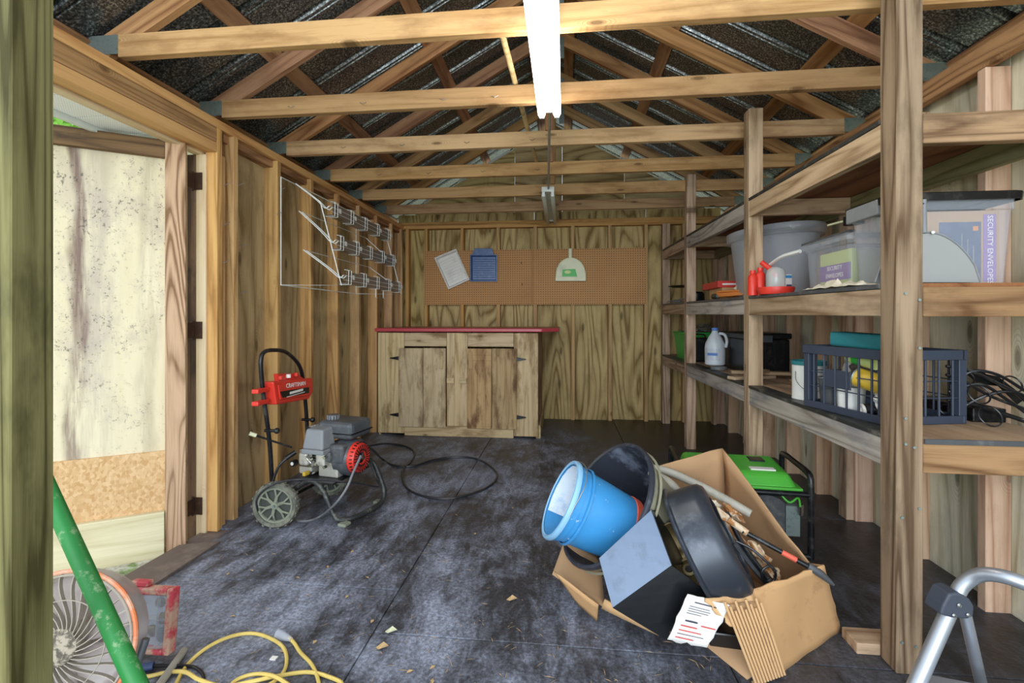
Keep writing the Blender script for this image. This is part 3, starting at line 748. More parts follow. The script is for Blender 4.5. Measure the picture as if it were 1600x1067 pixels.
tp = MB(); tp.prism([(-1.785, 4.365, .985), (-.20, 4.365, .985), (-.045, 4.50, .985), (-.045, 5.262, .985), (-1.785, 5.262, .985)], (0, 0, .034))
tp.build('red_top', M['red_top'], wk, bevel=.008)

# ------------------------------------------------------------------ pegboards and what hangs on them
for i, (x0, x1, lab) in enumerate(((-1.57, -.346, 'brown pegboard panel on the left, holding the white and blue paint trays'), (-.342, .882, 'brown pegboard panel on the right, holding the white dustpan'))):
    pb = MB(); pb.box((x0, SF-.006, 1.262), (x1, SF-.0005, 1.870))
    tag(pb.build('pegboard', M['peg'], bevel=.0005), lab, 'pegboard', 'pegboard panels on the rear wall')
def hook(u, v):
    p = PY(u, v, SF-.006); k = MB(); k.tube(catmull([p, p+Vector((0, -.02, 0)), p+Vector((0, -.035, -.012)), p+Vector((0, -.035, .012))], 3), .0022, 6)
    return tag(k.build('peg_hook', M['black_metal']), None, 'hook')
tag(hook(815, 411), 'small black hook high on the left pegboard near its right edge', 'hook', 'peg hooks')
tag(hook(816, 444), 'small black hook low on the left pegboard near its right edge', 'hook', 'peg hooks')
def hung_tray(name, lab, mat, rim, corners, depth, ribs=True):
    """rectangular tray seen face on; corners given in the wall plane"""
    P = [PY(u, v, SF-.03) for (u, v) in corners]; ctr = sum(P, Vector())/4; n = Vector((0, -1, 0))
    t = thing(name, lab, 'tray', ctr-Vector((0, 0, .15)))
    outer = [p for p in P]; m = MB(); R_ = []
    def ring(s_, dy): return [ctr+(p-ctr)*s_+Vector((0, dy, 0)) for p in P]
    rs = [ring(1.0, .0), ring(1.0, -.012), ring(.93, -.012), ring(.86, depth)]
    vv = sum(rs, []); fs = []
    for i in range(3):
        for k in range(4): fs.append((4*i+k, 4*i+(k+1) % 4, 4*i+4+(k+1) % 4, 4*i+4+k))
    fs.append((12, 13, 14, 15)); m.add(vv, fs); m.build('tray_body', mat, t, bevel=.003, solid=.002)
    a, b, c, d = [ctr+(p-ctr)*.80 for p in P]
    for k in range(9 if ribs else 0):
        s_ = .08+.84*k/8; p0 = a.lerp(d, s_); p1 = b.lerp(c, s_)
        r = MB(); r.cyl(p0+Vector((0, depth-.003, 0)), p1+Vector((0, depth-.003, 0)), .0025, 5); r.build('rib', rim, t)
    return t
hung_tray('paint_tray', 'tilted white ribbed paint tray hanging on the left pegboard', M['tray_white'], M['tray_white'], [(679, 403), (713, 389), (734, 437), (701, 452)], .02)
bt = hung_tray('paint_tray', 'upright dark blue paint tray hanging beside the tilted white one', M['blue_pl'], M['blue_pl'], [(735, 398), (777, 398), (777, 440), (735, 440)], .02)
q = [PY(u, v, SF-.035) for (u, v) in ((741, 388), (769, 388), (772, 398), (738, 398))]
MB().prism(q, (0, .012, 0)).build('hanging_tab', M['blue_pl'], bt, bevel=.002)
# dustpan
def dome(u0, u1, v0, v1, Y, n=14):
    pts = []; 
    for k in range(n+1):
        a = PI*k/n; u = (u0+u1)/2-(u1-u0)/2*math.cos(a)*(1 if 1 else 0); v = v1-(v1-v0)*math.sin(a)**.8; pts.append(PY(u, v, Y))
    return pts
dp = thing('dustpan', 'white half-round dustpan with a green sticker hanging on the right pegboard', 'dustpan', PY(892, 438, SF-.03))
pts = dome(868.5, 915, 403, 436, SF-.04)
MB().prism(pts, (0, .006, 0)).build('pan', M['cream_pl'], dp)
m = MB(); m.tube(pts, .006, 6); m.build('rim', M['cream_pl'], dp, smooth=True)
MB().prism([PY(868, 432, SF-.05), PY(915, 432, SF-.05), PY(915.5, 439, SF-.05), PY(867.5, 439, SF-.05)], (0, .03, 0)).build('lip', M['cream_pl'], dp, bevel=.003)
MB().prism([PY(888.5, 388, SF-.045), PY(893.5, 388, SF-.045), PY(893.5, 404, SF-.045), PY(888.5, 404, SF-.045)], (0, .012, 0)).build('handle', M['cream_pl'], dp, bevel=.003)
MB().prism([PY(879, 421, SF-.042), PY(899, 420, SF-.042), PY(902, 432, SF-.042), PY(878, 432, SF-.042)], (0, .0015, 0)).build('sticker', M['green_bin'], dp)
m = MB(); m.lathe([(.001, 0), (.03, 0)], zframe((0, -1, 0), PY(887, 425, SF-.0435)) @ Matrix.Diagonal((1.2, .6, 1, 1)), 16); m.build('sticker_emblem', M['lime'], dp)

# ------------------------------------------------------------------ wire rack on the left wall
YN, YFAR = 2.885, 4.0
rk = thing('wire_rack', 'white wire display rack with three rows of clear strips mounted on the left wall', 'rack', (-1.79, 3.4, 1.32))
def wire(name, pts, r=.0035, mat=None): m = MB(); m.tube(pts, r, 6); return m.build(name, mat or M['white_metal'], rk, smooth=True)
for Y in (YN, YFAR):
    wire('side_frame', [(-1.80, Y, 2.015), (-1.80, Y, 1.325), (-1.395, Y, 1.32), (-1.535, Y, 1.85), (-1.70, Y, 1.97)], .0035)
wire('back_wire', [(-1.80, YN, 2.015), (-1.80, YFAR, 2.015)]); wire('back_wire', [(-1.80, YN, 1.325), (-1.80, YFAR, 1.325)])
tiers = [(-1.485, 1.815, -1.70, 1.965), (-1.445, 1.597, -1.69, 1.80), (-1.392, 1.372, -1.66, 1.55)]
for (x, z, xb, zb) in tiers:
    for Y in (YN+.02, YN+.06, YFAR-.05):
        wire('arm', catmull([(xb, Y, zb), ((xb*.4+x*.6), Y, zb*.35+z*.65), (x-.03, Y, z+.0), (x, Y, z+.012)], 3), .003)
    for zz in (-.03, .03): wire('rail', [(x, YN+.02, z+zz*.5), (x, YFAR, z+zz*.5+.0)], .0015)
    wire('rail', [(xb, YN+.02, zb), (xb, YFAR, zb)], .0025)
    st = MB(); st.box((x-.004, YN+.07, z-.035), (x-.002, YFAR-.01, z+.042)); st.build('clear_strip', M['clear_holder'], rk)
    st = MB(); st.box((x-.06, YN+.07, z-.034), (x-.004, YFAR-.01, z-.031)); st.build('clear_strip', M['clear_holder'], rk)
    for k in range(5):
        y = YN+.10+(YFAR-YN-.16)*k/4
        for dy in (-.020, .020):
            wire('holder_wire', [(x-.055, y+dy, z-.04), (x+.006, y+dy, z-.04), (x+.008, y+dy, z+.05), (x-.02, y+dy, z+.055)], .0020)
        wire('holder_wire', [(x+.008, y-.022, z+.05), (x+.008, y+.022, z+.05)], .0020)
        if k in (0, 1, 3, 4): MB().box((x+.0005, y+.05, z-.005), (x+.002, y+.082, z+.025)).build('price_tag', M['letters'], rk)
for yy in (3.45, 3.6): wire('hook_wire', [(-1.40, yy, 1.33), (-1.40, yy, 1.27), (-1.40, yy+.03, 1.265)], .0025)

def CV(r, u, f): return Vector((cs*r-sn*f, sn*r+cs*f, u))     # right, up, forward as seen from the doorway
def tubepart(name, pts, r, mat, parent, n=5, seg=10, closed=False, rads=None):
    m = MB(); m.tube(catmull(pts, n, closed) if n > 1 else pts, r, seg, closed, rads); return m.build(name, mat, parent, smooth=True)
def patch(name, c, mat, parent, nx=10, ny=10, bulge=0.0, th=.005, wob=0.0, seed=1, ragged=(0, 0, 0, 0), flat=False):
    """bent sheet spanned by corners c0-c1 (top), c3-c2 (bottom)"""
    c0, c1, c2, c3 = [Vector(q) for q in c]; nrm = (c1-c0).cross(c3-c0).normalized(); rnd = random.Random(seed); vv = []; fs = []
    ot = [(rnd.random()-.5) for _ in range(nx+1)]; ob = [(rnd.random()-.5) for _ in range(nx+1)]; ol = [rnd.random()-.5 for _ in range(ny+1)]; orr = [rnd.random()-.5 for _ in range(ny+1)]
    for j in range(ny+1):
        t = j/ny
        for i in range(nx+1):
            s_ = i/nx; p = (c0*(1-s_)+c1*s_)*(1-t)+(c3*(1-s_)+c2*s_)*t
            p = p+nrm*(bulge*4*s_*(1-s_)*(.35+.65*(1-abs(2*t-1)))+wob*noise.noise(p*9+Vector((seed, 0, 0))))
            if j == 0: p += (c3-c0).normalized()*ot[i]*ragged[0]
            if j == ny: p += (c3-c0).normalized()*ob[i]*ragged[2]
            if i == 0: p += (c1-c0).normalized()*ol[j]*ragged[3]
            if i == nx: p += (c1-c0).normalized()*orr[j]*ragged[1]
            vv.append(p)
    for j in range(ny):
        for i in range(nx): a = j*(nx+1)+i; fs.append((a, a+1, a+nx+2, a+nx+1))
    m = MB(); m.add(vv, fs); return m.build(name, mat, parent, smooth=not flat, solid=th)

# ------------------------------------------------------------------ pressure washer
pw = thing('pressure_washer', 'red and black wheeled petrol pressure washer standing by the left wall', 'pressure washer', (-1.3, 2.62, 0))
TQ = Matrix.Translation((-1.31, 2.66, 0)) @ Matrix.Rotation(-.2, 4, 'Z')
def tq(x, y, z): return TQ @ Vector((x, y, z))
hp = [(425, 752), (423, 715), (420, 680), (412, 620), (408, 580), (408, 560), (413, 550), (425, 547), (444, 549), (458, 559), (468, 572), (473, 590), (477, 625), (480, 668), (480, 700)]
tubepart('handle', [PX(u, v, -1.62) for u, v in hp], .0115, M['black_tube'], pw, 4)
for (u, v) in ((421, 672), (478, 655)):
    k = MB(); p = PX(u, v, -1.62); k.cyl(p+Vector((-.02, -.01, 0)), p+Vector((.045, -.01, 0)), .009, 10); k.ball(p+Vector((.05, -.01, 0)), .017, 8, 6); k.build('clamp_knob', M['black_metal'], pw, smooth=True)
# red instrument panel
pn = part_empty('panel', pw, (-1.60, 2.64, .68))
y0, y1 = 2.455, 2.875
m = MB(); m.prism([(-1.575, y0+.03, .635), (-1.575, y1-.05, .61), (-1.575, y1, .65), (-1.575, y1-.005, .735), (-1.575, y0, .765)], (-.075, 0, 0)); m.build('panel_body', M['red_plastic'], pn, bevel=.008)
m = MB(); m.prism([(-1.573, y0+.05, .66), (-1.573, y1-.07, .635), (-1.573, y1-.03, .66), (-1.573, y1-.035, .72), (-1.573, y0+.03, .745)], (.008, 0, 0)); m.build('panel_face', M['red_plastic'], pn, bevel=.004)
m = MB(); m.prism([(-1.60, y0+.09, .755), (-1.60, y1-.06, .735), (-1.625, y1-.10, .775), (-1.625, y0+.12, .795)], (-.03, 0, 0)); m.build('panel_top', M['red_plastic'], pn, bevel=.005)
for k, yy in enumerate((2.56, 2.64, 2.72)): m = MB(); m.cyl((-1.60, yy, .765), (-1.60, yy, .785), .013, 10); m.build('nozzle_socket', M['letters'] if k == 1 else M['red_plastic'], pn)
for zz in (.66, .725): MB().box((-1.64, 2.36, zz-.012), (-1.60, 2.46, zz+.012)).build('side_hook', M['red_plastic'], pn, bevel=.006)
m = MB(); m.prism([(-1.564, 2.52, .668), (-1.564, 2.80, .652), (-1.564, 2.80, .688), (-1.564, 2.50, .706)], (.002, 0, 0)); m.build('black_decal', M['black_metal'], pn)
xd = Vector((0, 1, -.055)); text('lettering', 'CRAFTSMAN', .036, textframe((-1.5635, 2.66, .722), xd, (0, 0, 1)), M['letters'], pn)
MB().box((-1.5622, 2.59, .676), (-1.561, 2.73, .690)).build('decal_print', M['letters'], pn)
MB().box((-1.5622, 2.56, .664), (-1.561, 2.75, .668)).build('decal_print', M['letters'], pn)
# wheels
for yy in (2.40, 2.86):
    wp = part_empty('wheel', pw, (-1.525+ (.06 if yy > 2.5 else 0), yy, .12)); Z = zframe((.12, -1, 0), W[wp.name].translation)
    m = MB(); prof = [(.094, .020), (.112, .024), (.118, .016), (.120, 0), (.118, -.016), (.112, -.024), (.094, -.020), (.094, .020)]
    m.lathe(prof, Z, 40); m.build('tyre', M['tyre'], wp, smooth=True)
    for k in range(36):
        a = 2*PI*k/36; lug = MB(); c = Z @ Matrix.Rotation(a, 4, 'Z')
        lug.box((.116, -.006, -.022 if k % 2 else -.006), (.1225, .006, .006 if k % 2 else .022), c); lug.build('tread_lug', M['tyre'], wp)
    m = MB(); m.lathe([(.004, .004), (.090, .002), (.095, .016), (.095, -.016), (.090, -.010), (.004, -.010)], Z, 36); m.build('wheel_disc', M['hub_dark'], wp, smooth=True)
    m = MB(); m.lathe([(.001, .024), (.018, .022), (.021, .004)], Z, 20); m.lathe([(.082, .004), (.084, .014), (.094, .014), (.095, .004)], Z, 36); m.build('hub', M['hub'], wp, smooth=True)
    for k in range(6):
        for da in (-.17, .17):
            a = 2*PI*k/6+.3; c = Z
            p0 = Vector((math.cos(a+da*1.2)*.018, math.sin(a+da*1.2)*.018, .014)); pm = Vector((math.cos(a+da*.35)*.05, math.sin(a+da*.35)*.05, .014)); p1 = Vector((math.cos(a+da*1.3)*.086, math.sin(a+da*1.3)*.086, .012))
            s_ = MB(); s_.tube([c @ p0, c @ pm, c @ p1], .0052, 6); s_.build('spoke', M['hub'], wp, smooth=True)
    m = MB(); m.cyl(Z @ Vector((0, 0, .022)), Z @ Vector((0, 0, .032)), .007, 8); m.build('axle_cap', M['galv'], wp)
tubepart('axle', [(-1.525, 2.41, .12), (-1.465, 2.86, .12)], .010, M['black_tube'], pw, 1)
# base frame: one bent tube
fp = [tq(-.16, -.17, .155), tq(-.08, -.17, .205), tq(-.02, -.17, .215), tq(.04, -.17, .17), tq(.10, -.17, .06), tq(.14, -.165, .022), tq(.19, -.10, .018), tq(.215, .05, .018), tq(.215, .13, .03), tq(.205, .165, .08), tq(.17, .17, .16), tq(.12, .17, .24), tq(.02, .17, .25), tq(-.16, .17, .16)]
tubepart('base_tube', fp, .0145, M['dusty_tube'], pw, 5, 12)
m = MB(); m.box((-.14, -.17, .205), (.10, .17, .215), TQ); m.build('engine_plate', M['black_metal'], pw, bevel=.003)
for yy in (-.165, .16): m = MB(); m.box((.13, yy-.03, .0), (.18, yy+.02, .016), TQ @ Matrix.Translation((.02, 0, 0))); m.build('rubber_foot', M['hub'], pw, bevel=.004)
# engine
en = part_empty('engine', pw, tq(0, 0, .22))
def eb(name, a, b, mat, bev=.008): m = MB(); m.box(a, b, TQ); return m.build(name, mat, en, bevel=bev, segs=3)
eb('crankcase', (-.06, -.09, .215), (.07, .08, .30), M['alu'])
m = MB(); m.lathe([(.03, -.04), (.085, -.04), (.104, -.02), (.104, .055), (.095, .07), (.03, .07)], TQ @ Matrix.Translation((.06, 0, .315)) @ Matrix.Rotation(PI/2, 4, 'Y'), 32); m.build('blower_housing', M['dark_grey'], en, smooth=True)
eb('blower_shroud', (-.02, -.11, .30), (.12, .09, .405), M['dark_grey'], .018)
m = MB(); pr = [(.03, .022), (.055, .030), (.078, .026), (.088, .0), (.088, -.012)]
Zr = TQ @ Matrix.Translation((.142, -.005, .318)) @ Matrix.Rotation(PI/2, 4, 'Y'); m.lathe(pr, Zr, 36); m.build('recoil_cover', M['red_plastic'], en, smooth=True)
m = MB(); m.lathe([(.001, .02), (.03, .021)], Zr, 20); m.build('recoil_centre', M['pan_dark'], en)
for k in range(26):
    a = 2*PI*k/26; s_ = MB(); c = Zr @ Matrix.Rotation(a, 4, 'Z'); s_.box((.040, -.0022, .0235), (.074, .0022, .0312), c); s_.build('vent_slot', M['pan_dark'], en)
    s_ = MB(); s_.box((.083, -.0022, .004), (.0892, .0022, .019), c); s_.build('vent_slot', M['pan_dark'], en)
m = MB(); m.lathe([(.001, .042), (.012, .040), (.014, .02)], Zr, 14); m.build('recoil_bolt', M['chrome'], en, smooth=True)
eb('fuel_tank', (-.09, -.07, .425), (.145, .13, .525), M['dark_grey'], .026)
eb('tank_seam', (-.093, -.073, .455), (.148, .133, .463), M['black_metal'], .003)
m = MB(); c = TQ @ Matrix.Translation((-.03, .0, .52)); m.lathe([(.03, 0), (.032, .004), (.032, .026), (.028, .032), (.001, .032)], c, 24); m.build('fuel_cap', M['dark_grey'], en, smooth=True)
for k in range(12):
    a = 2*PI*k/12; s_ = MB(); s_.box((.030, -.003, .004), (.0345, .003, .028), c @ Matrix.Rotation(a, 4, 'Z')); s_.build('cap_grip', M['grey_plastic'], en)
m = MB(); m.hexa([TQ @ Vector(q) for q in ((-.11,-.165,.385),(.03,-.165,.385),(.03,-.05,.385),(-.11,-.05,.385),(-.095,-.15,.495),(.018,-.15,.495),(.018,-.06,.50),(-.095,-.06,.50))]); m.build('air_filter_cover', M['grey_plastic'], en, bevel=.012, segs=3)
eb('air_filter_base', (-.112, -.168, .36), (.035, -.05, .386), M['grey_plastic'], .006)
eb('carburettor', (-.04, -.14, .29), (.02, -.08, .362), M['alu'], .01)
eb('governor_cover', (.0, -.13, .315), (.05, -.09, .37), M['dark_grey'], .01)
m = MB(); m.hexa([TQ @ Vector(q) for q in ((-.20,-.03,.38),(-.10,-.03,.38),(-.08,.10,.38),(-.20,.10,.38),(-.195,-.02,.475),(-.11,-.02,.49),(-.09,.10,.49),(-.195,.09,.475))]); m.build('muffler_shield', M['grey_plastic'], en, bevel=.014, segs=3)
for i in range(5):
    for j in range(5):
        if j > 2 and i < 2: continue
        s_ = MB(); p = TQ @ Vector((-.185+i*.014, -.0335+.0006*0, .395+j*.014)); s_.cyl(p+Vector((0, .006, 0)), p, .0032, 6); s_.build('shield_hole', M['pan_dark'], en)
s_ = MB(); p = TQ @ Vector((-.175, -.03, .462)); s_.cyl(p+Vector((0, .01, 0)), p-Vector((0, .002, 0)), .010, 12); s_.build('exhaust_port', M['pan_dark'], en)
eb('valve_cover', (-.15, -.15, .285), (-.085, -.08, .36), M['alu'], .016)
eb('valve_flange', (-.165, -.125, .272), (-.075, -.07, .372), M['chrome'], .006)
eb('cylinder_head', (-.16, -.07, .27), (-.05, .06, .37), M['alu'], .008)
for k in range(5): eb('cooling_fin', (-.155, -.085, .285+k*.018), (-.05, .07, .290+k*.018), M['galv'], .001)
eb('pump', (-.19, -.10, .22), (-.10, .0, .29), M['alu'], .012)
for (x, y, z) in ((-.05, -.155, .335), (-.015, -.15, .31), (.03, -.135, .345), (.025, -.13, .29), (-.06, -.13, .25)):
    s_ = MB(); p = tq(x, y, z); s_.cyl(p, p+tq(0, -.02, 0)-tq(0, 0, 0), .009, 6); s_.build('bolt_head', M['chrome'], en)
m = MB(); m.cyl(tq(-.205, -.10, .285), tq(-.205, -.13, .285), .018, 12); m.build('pressure_gauge', M['black_metal'], en); m = MB(); m.cyl(tq(-.205, -.131, .285), tq(-.205, -.134, .285), .010, 12); m.build('gauge_face', M['letters'], en)
eb('yellow_dipstick', (-.12, -.15, .228), (-.10, -.11, .25), M['yellow'], .004)
tubepart('throttle_pipe', [tq(-.06, -.16, .37), tq(-.075, -.165, .34), tq(-.05, -.16, .31)], .004, M['chrome'], en)
tubepart('spark_lead', [tq(-.12, -.06, .40), tq(-.13, -.11, .40), tq(-.11, -.13, .37)], .005, M['black_metal'], en)
# hose connection at the pump and hose rising beside the handle
tubepart('coupling', [PY(462, 706, 2.50), PY(447, 716, 2.47)], .013, M['black_metal'], pw, 1)
tubepart('outlet_hose', [PY(450, 714, 2.47), PY(436, 728, 2.45), PY(428, 748, 2.45), PY(425, 765, 2.46)], .007, M['hose'], pw)
# spray lance
lance = thing('spray_lance', 'black spray lance with a white tip resting across the pressure washer', 'lance', PY(430, 690, 2.52))
a, b = PY(390, 677, 2.42), PY(456, 699, 2.56)
m = MB(); m.cyl(a, b, .0055, 8); m.build('lance_tube', M['black_tube'], lance, smooth=True)
m = MB(); m.cyl(a, a+(b-a).normalized()*.035, .011, 10); m.build('nozzle_tip', M['cream_pl'], lance, smooth=True)
# long hose
hz = thing('pressure_hose', 'black high pressure hose looping from the washer across the floor', 'hose', (-1.0, 3.2, 0))
H_ = [PY(568, 716, 2.62), PY(566, 706, 2.64), PY(572, 699, 2.72), PY(582, 702, 2.85), PZ(597, 717, .02), PZ(615, 727, .008), PZ(645, 728, .008), PZ(675, 719, .008), PZ(710, 714, .008), PZ(745, 717, .008), PZ(768, 730, .008), PZ(777, 744, .008), PZ(764, 760, .008), PZ(735, 772, .008), PZ(700, 779, .008), PZ(665, 776, .008), PZ(640, 766, .008), PZ(630, 752, .008), PZ(630, 734, .008), PZ(641, 722, .008), PZ(648, 710, .008), PZ(642, 701, .008), PZ(625, 695, .008), PZ(600, 693, .008), PZ(575, 697, .008)]
tubepart('floor_loop', H_, .0075, M['hose'], hz, 5, 8)
tubepart('front_loop', [PY(564, 712, 2.52), PY(552, 738, 2.46), PY(542, 762, 2.42), PY(525, 786, 2.40), PZ(503, 805, .02), PZ(485, 813, .008), PZ(468, 814, .008), PZ(461, 811, .008)], .0065, M['hose_grey'], hz, 5, 8)
tubepart('side_loop', [PY(403, 798, 2.33), PY(401, 782, 2.31), PY(412, 766, 2.32), PY(438, 753, 2.35), PY(478, 749, 2.38), PY(530, 752, 2.44), PY(565, 756, 2.52), PY(592, 760, 2.66), PY(588, 748, 2.72), PY(580, 725, 2.74), PY(575, 712, 2.72)], .0055, M['hose'], hz, 5, 8)

# ------------------------------------------------------------------ big cardboard box of junk
bx = thing('cardboard_box', 'large torn brown cardboard box full of junk on the black floor', 'box', (.6, 1.9, 0))
Nf, Rf, Cf, Lf = Vector((.56, 1.54, .004)), Vector((.95, 1.84, .004)), Vector((.74, 2.24, .004)), Vector((.24, 2.10, .004))
Ct = PD(1128, 700, 2.13); Rt = PD(1262, 880, 1.66); Nt = PD(1100, 935, 1.50); Lt = PD(1030, 728, 2.02)
patch('box_panel', [Ct, Rt, Rf, Cf], M['card_in'], bx, 10, 8, .0, .006, .012, 2)
patch('box_panel', [Lt, Ct, Cf, Lf], M['card_in'], bx, 10, 8, .0, .006, .010, 3)
RtO = PD(1287, 884, 1.60)
BR, BN = PD(1314, 986, 1.70), PD(1186, 1066, 1.47)
patch('box_panel', [PD(1172, 926, 1.53), RtO, BR, PD(1222, 1052, 1.50)], M['card'], bx, 12, 12, .022, .006, .008, 4, (.01, .004, .0, 0))
patch('torn_panel', [PD(1098, 934, 1.49), PD(1175, 926, 1.53), PD(1196, 975, 1.50), PD(1150, 985, 1.47)], M['card_edge'], bx, 10, 8, .01, .006, .008, 5, (.012, 0, .03, .02))
m = MB(); 
for k in range(11):
    s_ = k/10; a = PD(1132, 940, 1.475).lerp(PD(1186, 934, 1.508), s_); b = PD(1182, 1070, 1.448).lerp(PD(1226, 1054, 1.483), s_)
    mid = a.lerp(b, .5)+Vector((.0, -.006, .0)); m.tube([a+(b-a)*.06*(k % 3), mid, b], .0042, 8)
patch('torn_panel', [PD(1135, 945, 1.492), PD(1184, 938, 1.522), PD(1224, 1050, 1.497), PD(1184, 1064, 1.462)], M['card_in'], bx, 4, 4, 0, .003)
tag(m.build('corrugation', M['card_edge'], bx, smooth=True), kind='stuff')
patch('box_panel', [Rt+Vector((0, 0, .0)), RtO, PD(1283, 900, 1.66), PD(1262, 900, 1.68)], M['card'], bx, 3, 3, 0, .006)
# left wall of the box, folded over
patch('box_panel', [PD(884, 838, 1.96), PD(938, 870, 1.90), PD(945, 950, 1.70), PD(863, 897, 1.82)], M['card_in'], bx, 8, 8, .01, .006, .008, 7)
patch('box_flap', [PD(866, 893, 1.77), PD(935, 945, 1.68), PD(933, 970, 1.74), PD(905, 945, 1.78)], M['card'], bx, 6, 4, 0, .006, .004, 8)
patch('box_flap', [PD(945, 936, 1.66), PD(1048, 986, 1.55), PD(1044, 1000, 1.55), PD(940, 950, 1.67)], M['card_edge'], bx, 8, 2, 0, .007, .003, 9)
# white printed flap
q = [PD(1074, 928, 1.505), PD(1142, 946, 1.48), PD(1104, 1012, 1.48), PD(1042, 999, 1.505)]
patch('printed_flap', q, M['letters'], bx, 8, 8, .004, .005, .003, 10, (.006, .006, .008, .006))
nq = (q[1]-q[0]).cross(q[3]-q[0]).normalized()
if nq.y > 0: nq = -nq
def onq(s_, t): return (q[0]*(1-s_)+q[1]*s_)*(1-t)+(q[3]*(1-s_)+q[2]*s_)*t+nq*.0055
for (s0, s1, t, mt, hh) in ((.22, .72, .10, 'dark_ink', .02), (.15, .62, .20, 'dark_ink', .010), (.15, .66, .25, 'dark_ink', .010), (.15, .64, .30, 'dark_ink', .010), (.15, .5, .35, 'dark_ink', .010), (.2, .5, .5, 'dark_ink', .03), (.15, .55, .62, 'box_red', .022), (.6, .95, .55, 'box_red', .022), (.15, .7, .72, 'box_red', .018), (.15, .8, .80, 'dark_ink', .012), (.15, .6, .88, 'box_red', .018)):
    MB().prism([onq(s0, t), onq(s1, t), onq(s1, t+hh), onq(s0, t+hh)], nq*.0008).build('print_line', M[mt], bx)
patch('box_floor', [Lf, Cf, Rf, Nf], M['card_in'], bx, 2, 2, 0, .005)

def vessel(name, lab, cat, rimc, axis, r0, r1, L, mats, parts):
    t = thing(name, lab, cat, rimc); Z = zframe(axis, rimc, (0, 0, 1)); body, inner, rim = mats
    m = MB(); m.lathe([(r0, 0), (r0*.985, L*.14), (r0*.955, L*.145), (r0+(r1-r0)*.5, L*.5), (r1, L), (.001, L)], Z, 40); m.build(parts[0], body, t, smooth=True)
    m = MB(); m.lathe([(r0-.006, .002), (r0*.97-.006, L*.14), (r1-.006, L-.008), (.001, L-.008)], Z, 40); m.build('inner_wall', inner, t, smooth=True)
    m = MB(); m.lathe([(r0-.008, -.002), (r0-.002, -.006), (r0+.006, -.004), (r0+.009, .004), (r0+.007, .014), (r0, .014)], Z, 44); m.build('rim', rim, t, smooth=True)
    return t, Z
tubax = CV(.78, -.56, .20); tubc = PD(944, 784, 1.88)
tb, Zt = vessel('grey_tub', 'large dusty grey round tub tipped over in the box, holding the blue bucket', 'tub', tubc, tubax, .250, .175, .27, (M['tub'], M['tub_in'], M['tub_in']), ('tub_body',))
m = MB(); m.lathe([(.10, .255), (.105, .235), (.12, .235)], Zt, 30); 
m = MB(); m.lathe([(.249, .045), (.256, .05), (.249, .056)], Zt, 40); m.build('tub_band', M['tub'], tb, smooth=True)
bax = CV(.88, -.44, .04); bc = PD(876, 779, 1.86)
bk, Zb = vessel('blue_bucket', 'paint-splashed blue plastic bucket lying on its side in the grey tub', 'bucket', bc, bax, .148, .122, .29, (M['blue_bucket'], M['blue_bucket'], M['bucket_rim']), ('bucket_body',))
m = MB(); m.lathe([(.145, .062), (.150, .065), (.150, .070), (.143, .073)], Zb, 40); m.build('bucket_band', M['blue_bucket'], bk, smooth=True)
m = MB(); m.lathe([(.124, .262), (.1285, .265), (.1255, .292), (.121, .292)], Zb, 36); m.build('red_drip', M['red_paint'], bk, smooth=True)
rnd = random.Random(5)
for k in range(22):
    a = rnd.random()*2*PI; z = .02+.24*rnd.random(); rr = .148+(.122-.148)*z/.29+.0015 - (.004 if z > .04 else 0)
    s_ = MB(); c = Zb @ Matrix.Rotation(a, 4, 'Z') @ Matrix.Translation((rr-.0015, 0, z)); s_.ball((0, 0, 0), .006+.006*rnd.random(), 6, 4, (.25, .7, 1)); s_.v = [c @ v_ for v_ in s_.v]; s_.build('paint_spot', M['paint_splash'], bk, smooth=True)
# splash of dried white paint inside the mouth of the bucket
m = MB(); vv = []; fs = []
for i in range(13):
    a = -2.3+4.4*i/12+.0
    for j in range(5): 
        z = .004+.03*j+(.02*noise.noise(Vector((i*.7, j*.5, 2))) if j else 0); rr = .148-.008+(.12-.148)*z/.29-.002
        vv.append(Zb @ Vector((rr*math.cos(a), rr*math.sin(a), z)))
for i in range(12):
    for j in range(4): fs.append((i*5+j, i*5+j+1, i*5+j+6, i*5+j+5))
m.add(vv, fs); m.build('paint_splash', M['paint_splash'], bk, smooth=True)
q = [PD(868, 760, 1.83), PD(881, 768, 1.83), PD(876, 785, 1.85), PD(864, 778, 1.85)]
tubepart('bail_handle', [Zb @ Vector((-.0, .155, .01)), Zb @ Vector((.12, .13, .02)), Zb @ Vector((.155, .0, .03)), Zb @ Vector((.12, -.13, .02)), Zb @ Vector((0, -.155, .01))], .002, M['twine'], bk)

# blue grey metal housing
mh = thing('sheet_metal_housing', 'bent blue-grey sheet metal housing with a black underside leaning in the box', 'metal housing', (.25, 1.7, .1))
a, b, c, d = PD(936, 872, 1.60), PD(1017, 797, 1.65), PD(1049, 883, 1.57), PD(957, 949, 1.55)
patch('grey_face', [a, b, c, d], M['blue_grey_sheet'], mh, 4, 4, .0, .006, flat=True)
e, f_ = PD(1118, 934, 1.56), PD(1042, 1000, 1.55)
patch('black_face', [d, c, e, f_], M['black_sheet'], mh, 4, 4, .0, .006, flat=True)
patch('black_face', [c, b, PD(1050, 800, 1.92), PD(1085, 880, 1.78)], M['black_sheet'], mh, 4, 4, .0, .006, flat=True)
